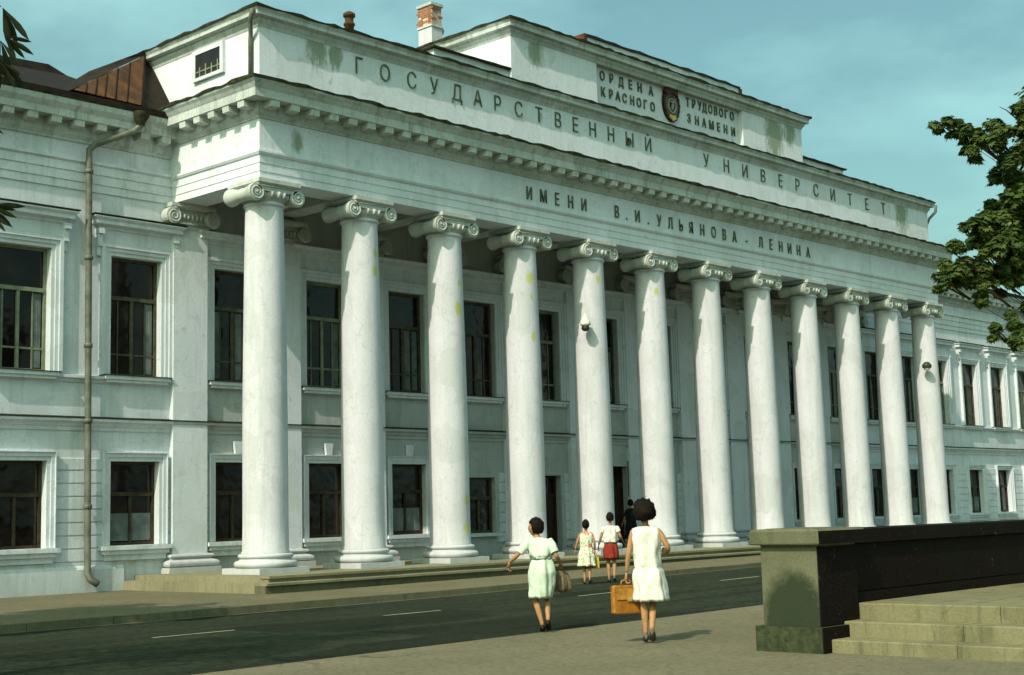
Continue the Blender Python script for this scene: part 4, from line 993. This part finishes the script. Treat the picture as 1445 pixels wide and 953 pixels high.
# the woman with the tan case, walking away at the front
W = dict(pelvis=(.02, 0, .88), belly=(.01, 0, 1.02), chest=(0, 0, 1.18), upper=(0, -.01, 1.31), neck=(0, -.01, 1.39),
         shL=(-.155, -.01, 1.325), elL=(-.215, -.03, 1.06), wrL=(-.252, .02, .83), paL=(-.258, .03, .765),
         shR=(.150, -.01, 1.325), elR=(.262, -.03, 1.11), wrR=(.235, .19, 1.03), paR=(.215, .25, 1.05),
         hipL=(-.065, 0, .84), knL=(-.055, .02, .47), anL=(-.045, -.04, .11), toL=(-.055, .08, .035),
         hipR=(.09, 0, .84), knR=(.055, .10, .48), anR=(.030, -.13, .185), toR=(.035, -.02, .045))
x, y = -5.84, -15.21
dress = garment([(0, -.01, 1.375, .085, .06, 0), (0, -.01, 1.355, .150, .075, 0), (0, -.01, 1.32, .178, .095, 0), (0, 0, 1.24, .176, .118, .2), (0, 0, 1.10, .166, .115, .3), (.005, 0, .97, .160, .112, .45), (.01, 0, .905, .166, .116, .5), (.01, 0, .89, .158, .110, .3), (.015, 0, .86, .176, .126, .4), (.02, 0, .74, .192, .142, .6), (.03, 0, .60, .198, .148, .8), (.035, 0, .485, .206, .152, 1.0)], folds=6, seed=1.3)
wo1 = person((x, y, zr(x) + .006), away(x, y), 'woman in a white sleeveless dress with black bouffant hair, walking away with a tan case', W, (-.01, .0, 1.545), 1.0,
       [('dress', dress, WHITEC)], SHOE2, hair_geo((-.012, -.012, 1.555), .138, .145, .155, 1.0, seed=4, rough=.14), curl=.9)
hz = wo1.rotation_euler.z
def held(root, lx, ly, lz):
    c, s_ = cos(root.rotation_euler.z), sin(root.rotation_euler.z); return (root.location.x + lx * c - ly * s_, root.location.y + lx * s_ + ly * c, root.location.z + lz)
bag = thing('case', 'boxy tan leather case hanging from the hand of the woman in white', 'case', held(wo1, -.262, .04, .345), hz + radians(28))
b_ = MB(); q = .015
b_.prism([(-.17 + q, 0), (.17 - q, 0), (.17, q), (.17, .33 - q), (.155, .335), (-.155, .335), (-.17, .33 - q), (-.17, q)], -.055, .055, 'y'); part('case_body', b_, BAG, bag)
part('case_gusset', MB().box(-.176, .176, -.066, -.044, .01, .325).box(-.176, .176, .044, .066, .01, .325), simple('dark_tan_leather', (.22, .08, .012), (.34, .14, .02), 9, .5), bag)
part('case_flap', MB().box(-.165, .165, -.078, -.066, .17, .30), BAG, bag)
part('clasp', MB().box(-.03, .03, -.088, -.078, .15, .20), EMB_G, bag)
part('handle', MB().tube([(-.07, 0, .335), (-.06, 0, .385), (0, 0, .405), (.06, 0, .385), (.07, 0, .335)], .010, 8), BAG, bag)

# the woman in pale green, head turned to the left
W = dict(pelvis=(-.01, 0, .80), belly=(-.01, .01, .93), chest=(-.03, .03, 1.07), upper=(-.04, .05, 1.18), neck=(-.06, .07, 1.255),
         shL=(-.175, .04, 1.185), elL=(-.33, .04, 1.02), wrL=(-.44, .15, .92), paL=(-.45, .19, .87),
         shR=(.105, .04, 1.195), elR=(.19, -.04, 1.0), wrR=(.245, .13, .90), paR=(.25, .18, .865),
         hipL=(-.08, 0, .76), knL=(-.105, .05, .43), anL=(-.02, -.05, .10), toL=(-.02, .07, .03),
         hipR=(.06, 0, .76), knR=(.055, .13, .45), anR=(.055, -.08, .17), toR=(.06, .02, .045))
x, y = -5.23, -12.96
dress = garment([(-.055, .06, 1.245, .07, .05, 0), (-.045, .05, 1.225, .135, .07, 0), (-.04, .05, 1.19, .160, .09, 0), (-.035, .04, 1.12, .158, .11, .4), (-.02, .02, 1.03, .146, .108, .7), (-.01, .01, .965, .130, .10, .5)], folds=5, seed=.4)
skirt = garment([(-.01, .01, .965, .130, .10, .2), (-.01, .0, .90, .152, .12, .4), (-.015, .0, .80, .172, .14, .6), (-.02, .01, .66, .165, .14, .8), (-.03, .02, .52, .15, .135, 1.0), (-.035, .03, .44, .142, .13, 1.0)], folds=5, seed=2.4)
wo2 = person((x, y, zr(x) + .006), away(x, y), 'woman in a pale green belted dress, head turned left, arm swinging out', W, (-.085, .10, 1.375), .94,
       [('blouse', dress, MINTC), ('skirt', skirt, MINTC), ('belt', garment([(-.01, .01, .985, .134, .105, 0), (-.01, .01, .955, .136, .107, 0)], folds=3, amp=0), simple('pale_belt', (.5, .6, .45), (.56, .66, .5), 9)),
        ('sleeve', sleeve(W['shL'], W['elL'], .80, .066, .058), MINTC), ('sleeve', sleeve(W['shR'], W['elR'], .80, .066, .058), MINTC)],
       SHOE, hair_geo((-.080, .09, 1.395), .100, .118, .125, .96, yaw=radians(72), low=-.75, seed=9, rough=.10), yaw=radians(72), curl=.6)
bag = thing('string_bag', 'brownish sagging bag held by the woman in pale green', 'bag', held(wo2, .255, .20, .50), wo2.rotation_euler.z)
part('bag_body', garment([(0, 0, .30, .03, .02, 0), (0, 0, .25, .07, .04, .5), (0, 0, .15, .115, .07, 1), (0, 0, .06, .12, .075, 1), (0, 0, .02, .08, .05, 1), (0, 0, .0, .02, .02, .1)], folds=5, seed=2), BAG2, bag)
part('handle', MB().tube([(-.03, 0, .29), (-.02, 0, .35), (.0, 0, .365), (.02, 0, .35), (.03, 0, .29)], .008, 6), BAG2, bag)

# the two children crossing the road
def kid_pose(h, lean=0, lx=.0):
    k = h / 1.71
    return {n: tuple(v * k for v in p) for n, p in dict(pelvis=(0, 0, .90), belly=(0, 0, 1.03), chest=(0, .01, 1.19), upper=(0, .01, 1.32), neck=(0, .01, 1.40),
         shL=(-.15, 0, 1.33), elL=(-.24, 0, 1.10), wrL=(-.30, .08, .90), paL=(-.31, .10, .84), shR=(.15, 0, 1.33), elR=(.22, -.02, 1.08), wrR=(.22, .10, .88), paR=(.22, .12, .81),
         hipL=(-.075, 0, .86), knL=(-.08, .07, .48), anL=(-.07, .0, .10), toL=(-.08, .12, .03), hipR=(.075, 0, .86), knR=(.07, .03, .49), anR=(.06, -.12, .15), toR=(.07, .0, .05)).items()}
x, y = 4.20, -5.72; h = 1.38; P_ = kid_pose(h); k = h / 1.71
kd1 = person((x, y, zr(x) + .006), away(x, y), 'girl in a flowered sleeveless dress beside the child in red shorts', P_, (0, .02, 1.555 * k), k,
       [('dress', garment([(0, 0, 1.36 * k, .10 * k, .06 * k, 0), (0, 0, 1.33 * k, .165 * k, .09 * k, 0), (0, 0, 1.15 * k, .165 * k, .115 * k, .3), (0, 0, 1.0 * k, .15 * k, .11 * k, .3), (0, 0, .75 * k, .20 * k, .15 * k, .8), (0, 0, .46 * k, .235 * k, .18 * k, 1)], folds=7, seed=5), PRINTC)],
       SHOE2, hair_geo((0, .01, 1.575 * k), .098, .115, .13, k, low=-.8, seed=2, rough=.07))
x, y = 4.86, -5.86; h = 1.52; P_ = kid_pose(h); k = h / 1.71
P_['elR'] = (.24 * k, -.03, 1.10 * k); P_['wrR'] = (.30 * k, .10, .96 * k); P_['paR'] = (.33 * k, .15, .93 * k)
shorts = garment([(0, 0, .98 * k, .145 * k, .11 * k, .2), (0, 0, .86 * k, .175 * k, .135 * k, .4), (0, 0, .70 * k, .18 * k, .14 * k, .6), (0, 0, .56 * k, .175 * k, .135 * k, .8)], folds=5, seed=3)
kd2 = person((x, y, zr(x) + .006), away(x, y), 'child in a white top and red shorts stepping off the kerb', P_, (0, .02, 1.555 * k), k,
       [('shirt', garment([(0, 0, 1.37 * k, .09 * k, .06 * k, 0), (0, 0, 1.335 * k, .165 * k, .09 * k, 0), (0, 0, 1.15 * k, .17 * k, .12 * k, .4), (0, 0, .95 * k, .165 * k, .125 * k, .6)], folds=6, seed=7), WHITEC), ('shorts', shorts, REDC),
        ('sleeve', sleeve(P_['shL'], P_['elL'], .5, .065 * k, .062 * k), WHITEC), ('sleeve', sleeve(P_['shR'], P_['elR'], .5, .065 * k, .062 * k), WHITEC)],
       SHOE2, hair_geo((0, .01, 1.575 * k), .096, .113, .125, k, low=-.6, seed=12, rough=.07))
bag = thing('small_bag', 'small yellow bag hanging between the two children', 'bag', held(kd1, .178, .10, .33), kd1.rotation_euler.z)
part('bag_body', MB().prism([(-.075, 0), (.075, 0), (.09, .02), (.08, .24), (-.08, .24), (-.09, .02)], -.04, .04, 'y'), simple('yellow_vinyl', (.45, .30, .03), (.55, .38, .05), 9, .5), bag)
part('handle', MB().tube([(-.05, 0, .24), (-.035, 0, .31), (0, 0, .33), (.035, 0, .31), (.05, 0, .24)], .007, 6), BAG, bag)
# dark-clad figure by the main door
x, y = 15.75, 2.25; h = 1.52; P_ = kid_pose(h); k = h / 1.71
P_['wrR'] = (.21 * k, .12, .92 * k); P_['anR'] = (.07 * k, 0, .10 * k); P_['toR'] = (.08 * k, .12, .03 * k); P_['knR'] = (.075 * k, .02, .48 * k)
coat = garment([(0, 0, 1.39 * k, .08 * k, .06 * k, 0), (0, 0, 1.34 * k, .18 * k, .10 * k, 0), (0, 0, 1.15 * k, .195 * k, .14 * k, .3), (0, 0, .95 * k, .185 * k, .14 * k, .5), (0, 0, .60 * k, .22 * k, .17 * k, .8), (0, 0, .34 * k, .23 * k, .18 * k, 1)], folds=5, seed=6)
person((x, y, .446), (.3, 1), 'figure in dark clothes standing by the main door under the portico', P_, (0, .02, 1.555 * k), k,
       [('coat', coat, DARKC), ('sleeve', sleeve(P_['shL'], P_['elL'], 1, .068 * k, .055 * k), DARKC), ('sleeve', sleeve(P_['shR'], P_['elR'], 1, .068 * k, .055 * k), DARKC)],
       SHOE, hair_geo((0, .01, 1.575 * k), .10, .118, .13, k, low=-.7, seed=1, rough=.08))

# ------------------------------------------------------------------ trees
def leaf_poly(kind):
    if kind == 'maple':
        pts = [(0, -.08), (.16, -.14), (.42, -.10), (.34, .06), (.52, .24), (.30, .30), (.22, .62), (.10, .50), (0, .85), (-.10, .50), (-.22, .62), (-.30, .30), (-.52, .24), (-.34, .06), (-.42, -.10), (-.16, -.14)]
    else:
        pts = [(0, 0), (.02, .12), (.06, .35), (.095, .60), (.075, .82), (0, 1.05), (-.075, .82), (-.095, .60), (-.06, .35), (-.02, .12)]
    return pts
def add_leaf(mb, c, size, nrm, rnd, pts, axis=None):
    nrm = nrm.normalized(); a = axis if axis is not None else Vector((rnd.uniform(-1, 1), rnd.uniform(-1, 1), rnd.uniform(-1, .2)))
    u = (a - nrm * a.dot(nrm)); u = u.normalized() if u.length > 1e-3 else nrm.orthogonal().normalized()
    w = nrm.cross(u); fold = rnd.uniform(.05, .22)
    vs = [c]
    for px_, py_ in pts: vs.append(c + (w * px_ + u * (py_) - nrm * (abs(px_) * fold + py_ * py_ * .12)) * size)
    n = len(pts); mb.add(vs, [(0, i + 1, (i + 1) % n + 1) for i in range(n)])
def crown(name, blobs, size, dens, mat, parent, seed, kind='maple', down=.35):
    rnd = random.Random(seed); mb = MB(); pts = leaf_poly(kind)
    for (cx, cy, cz, r) in blobs:
        n = int(dens * r * r); c = Vector((cx, cy, cz)); nsub = max(5, int(r * 16))
        subs = []
        for i in range(nsub):
            d = Vector((rnd.gauss(0, 1), rnd.gauss(0, 1), rnd.gauss(0, .85))).normalized()
            subs.append((c + d * r * rnd.uniform(.45, .95), r * rnd.uniform(.20, .42)))
        for i in range(n):
            sc_, sr = rnd.choice(subs); d = Vector((rnd.gauss(0, 1), rnd.gauss(0, 1), rnd.gauss(0, .7))).normalized()
            p = sc_ + d * sr * rnd.uniform(.5, 1.0)
            nr = (d * .7 + Vector((rnd.gauss(0, .4), rnd.gauss(0, .4), .75)) + to_sun * .2)
            add_leaf(mb, p, size * rnd.uniform(.5, 1.4), nr, rnd, pts, Vector((rnd.gauss(0, .6), rnd.gauss(0, .6), -1.0)) if rnd.random() < .6 else None)
    o = part(name, mb, mat, parent, fix=False); return o
def tree(name, label, base, blobs, trunk_r, trunk_top, size, dens, mat, seed, kind='maple'):
    t = thing(name, label, 'tree', base); B0 = Vector(base); rnd = random.Random(seed)
    tb = MB(); top = Vector(trunk_top) - B0
    tb.tube([Vector((0, 0, -.2)), Vector((.03, .02, .5)), top * .35 + Vector((.06, -.04, 0)), top * .7, top], [trunk_r * 1.35, trunk_r, trunk_r * .85, trunk_r * .62, trunk_r * .35], 12)
    part('trunk', tb, BARK, t)
    for (cx, cy, cz, r) in blobs:
        c = Vector((cx, cy, cz)) - B0; f = min(.95, max(.35, (c.z - 1.2) / max(top.z, 1))); s0 = top * f
        if s0.z > c.z - .1: s0 = top * max(.3, (c.z - .8) / top.z)
        m_ = s0.lerp(c, .5) + Vector((rnd.uniform(-.15, .15), rnd.uniform(-.15, .15), .2 * r))
        lr = trunk_r * min(1, .12 + r * .6); lb_ = MB().tube([s0, m_, c], [lr * .30, lr * .13, lr * .04], 7)
        for k in range(3):
            d = Vector((rnd.gauss(0, 1), rnd.gauss(0, 1), rnd.gauss(0, .6))).normalized() * r * .75
            lb_.tube([m_.lerp(c, .6), c + d * .5, c + d], [trunk_r * .09, trunk_r * .05, trunk_r * .02], 5)
        part('limb', lb_, BARK, t)
    crown('crown', [(b[0] - B0.x, b[1] - B0.y, b[2] - B0.z, b[3]) for b in blobs], size, dens, mat, t, seed, kind)
    return t
MAPLE = [(0.50, -16.32, 7.27, .20), (0.72, -16.45, 7.22, .22), (1.02, -16.55, 7.02, .26), (1.30, -16.65, 7.22, .36), (1.30, -17.07, 7.45, .34), (1.75, -16.9, 7.1, .40),
         (1.78, -16.68, 6.04, .45), (1.30, -16.6, 5.85, .25), (0.92, -16.65, 5.50, .36), (0.60, -16.5, 5.72, .16), (0.42, -16.42, 5.20, .30), (0.20, -16.2, 4.86, .20), (.75, -16.45, 5.02, .30), (1.20, -16.54, 5.1, .36), (1.55, -16.6, 5.0, .30),
         (2.0, -16.9, 6.6, .55), (1.45, -16.8, 6.75, .22), (1.9, -17.0, 4.75, .35), (2.5, -17.3, 7.9, .6), (1.9, -17.2, 7.6, .35), (2.15, -16.8, 5.2, .55), (1.62, -16.75, 5.55, .42), (1.55, -16.7, 6.35, .38), (0.40, -16.38, 5.0, .24), (0.98, -16.6, 4.76, .26), (.95, -16.55, 5.25, .28), (1.12, -16.64, 4.10, .17), (1.40, -16.8, 4.05, .20), (1.62, -16.8, 4.30, .22),
         (2.95, -17.0, 5.9, 1.1), (3.0, -17.5, 7.5, 1.15), (2.9, -17.3, 4.4, .8), (4.0, -18.1, 6.3, 1.6), (4.9, -16.9, 7.9, 1.5), (5.2, -19.0, 5.4, 1.3), (3.9, -18.6, 8.9, 1.2)]
tree('maple_tree', 'leafy maple tree reaching in from the right over the parapet wall', (4.3, -16.3, .05), MAPLE, .20, (4.1, -17.2, 7.6), .12, 5000, LEAF, 5)
# tree at the left, only its hanging leaf tips reach into the picture
CH = [(-17.4, -12.3, 8.4, 1.5), (-18.2, -13.4, 9.2, 1.6), (-16.8, -13.3, 7.6, 1.0), (-18.6, -11.8, 7.6, 1.4), (-17.5, -12.8, 10.4, 1.3), (-19.3, -13.2, 8.3, 1.3)]
chest = tree('chestnut_tree', 'chestnut tree at the left edge whose drooping leaf tips hang against the sky', (-18.2, -12.6, 0), CH, .19, (-18.0, -12.7, 8.6), .17, 520, LEAF2, 8, 'chestnut')
def sprig(p, size, n, spread, tilt, seed, par):
    rnd = random.Random(seed); mb = MB(); pts = leaf_poly('chestnut'); c = Vector(p) - Vector(par.location)
    for i in range(n):
        a = spread[0] + (spread[1] - spread[0]) * i / max(1, n - 1)
        ax = Vector((.73 * sin(a) , -.68 * sin(a), -cos(a))); add_leaf(mb, c, size * rnd.uniform(.75, 1.1), Vector((.45 + rnd.uniform(-.3, .3), .6, .55 + tilt)), rnd, pts, ax)
    part('leaf', mb, LEAF2, par, fix=False)
twl = MB(); l0 = Vector(chest.location)
TW = [((-17.0, -13.4, 7.0), (-15.2, -14.9, 6.3), (-14.15, -15.15, 5.86)), ((-15.2, -14.9, 6.3), (-14.5, -15.1, 5.6), (-14.16, -15.1, 5.30)), ((-16.4, -13.9, 6.9), (-14.9, -14.9, 5.2), (-14.2, -15.0, 4.22))]
for tw in TW: twl.tube([Vector(q) - l0 for q in tw], [.03, .015, .006], 6)
part('twig', twl, BARK, chest)
for i, (p, sz, n, sp) in enumerate([((-14.13, -15.14, 5.86), .30, 3, (.05, .55)), ((-14.10, -15.13, 5.62), .25, 4, (.3, 1.15)), ((-14.13, -15.12, 5.58), .30, 4, (-.4, .5)), ((-14.15, -15.1, 5.42), .28, 5, (-.5, .75)), ((-14.10, -15.1, 5.40), .22, 3, (.3, .9)),
        ((-14.14, -15.05, 4.86), .13, 3, (-.2, .8)), ((-14.16, -15.0, 4.20), .27, 5, (-.2, 1.5)), ((-14.14, -15.0, 4.14), .24, 5, (-.4, .9)), ((-14.09, -15.0, 4.19), .20, 3, (.9, 1.6)), ((-14.2, -15.0, 5.50), .26, 4, (-.6, .5))]):
    sprig(p, sz, n, sp, 0, 20 + i, chest)
# street tree outside the frame at the left, its shade lies on the pavement and the kerb
ST = [(x_ + 1.7, y_ + .7, z_, r_) for x_, y_, z_, r_ in ((-15.2, -6.6, 6.4, 1.3), (-16.2, -6.0, 7.4, 1.3), (-14.4, -6.9, 6.0, .9), (-16.6, -7.2, 6.5, 1.2), (-15.4, -6.4, 8.2, 1.0), (-13.9, -6.2, 5.6, .7), (-14.9, -7.6, 7.2, .9))]
tree('street_tree', 'round street tree on the pavement at the left whose shade falls across the kerb', (-14.0, -4.7, .1), ST, .16, (-13.9, -5.7, 6.6), .14, 1500, LEAF, 14)
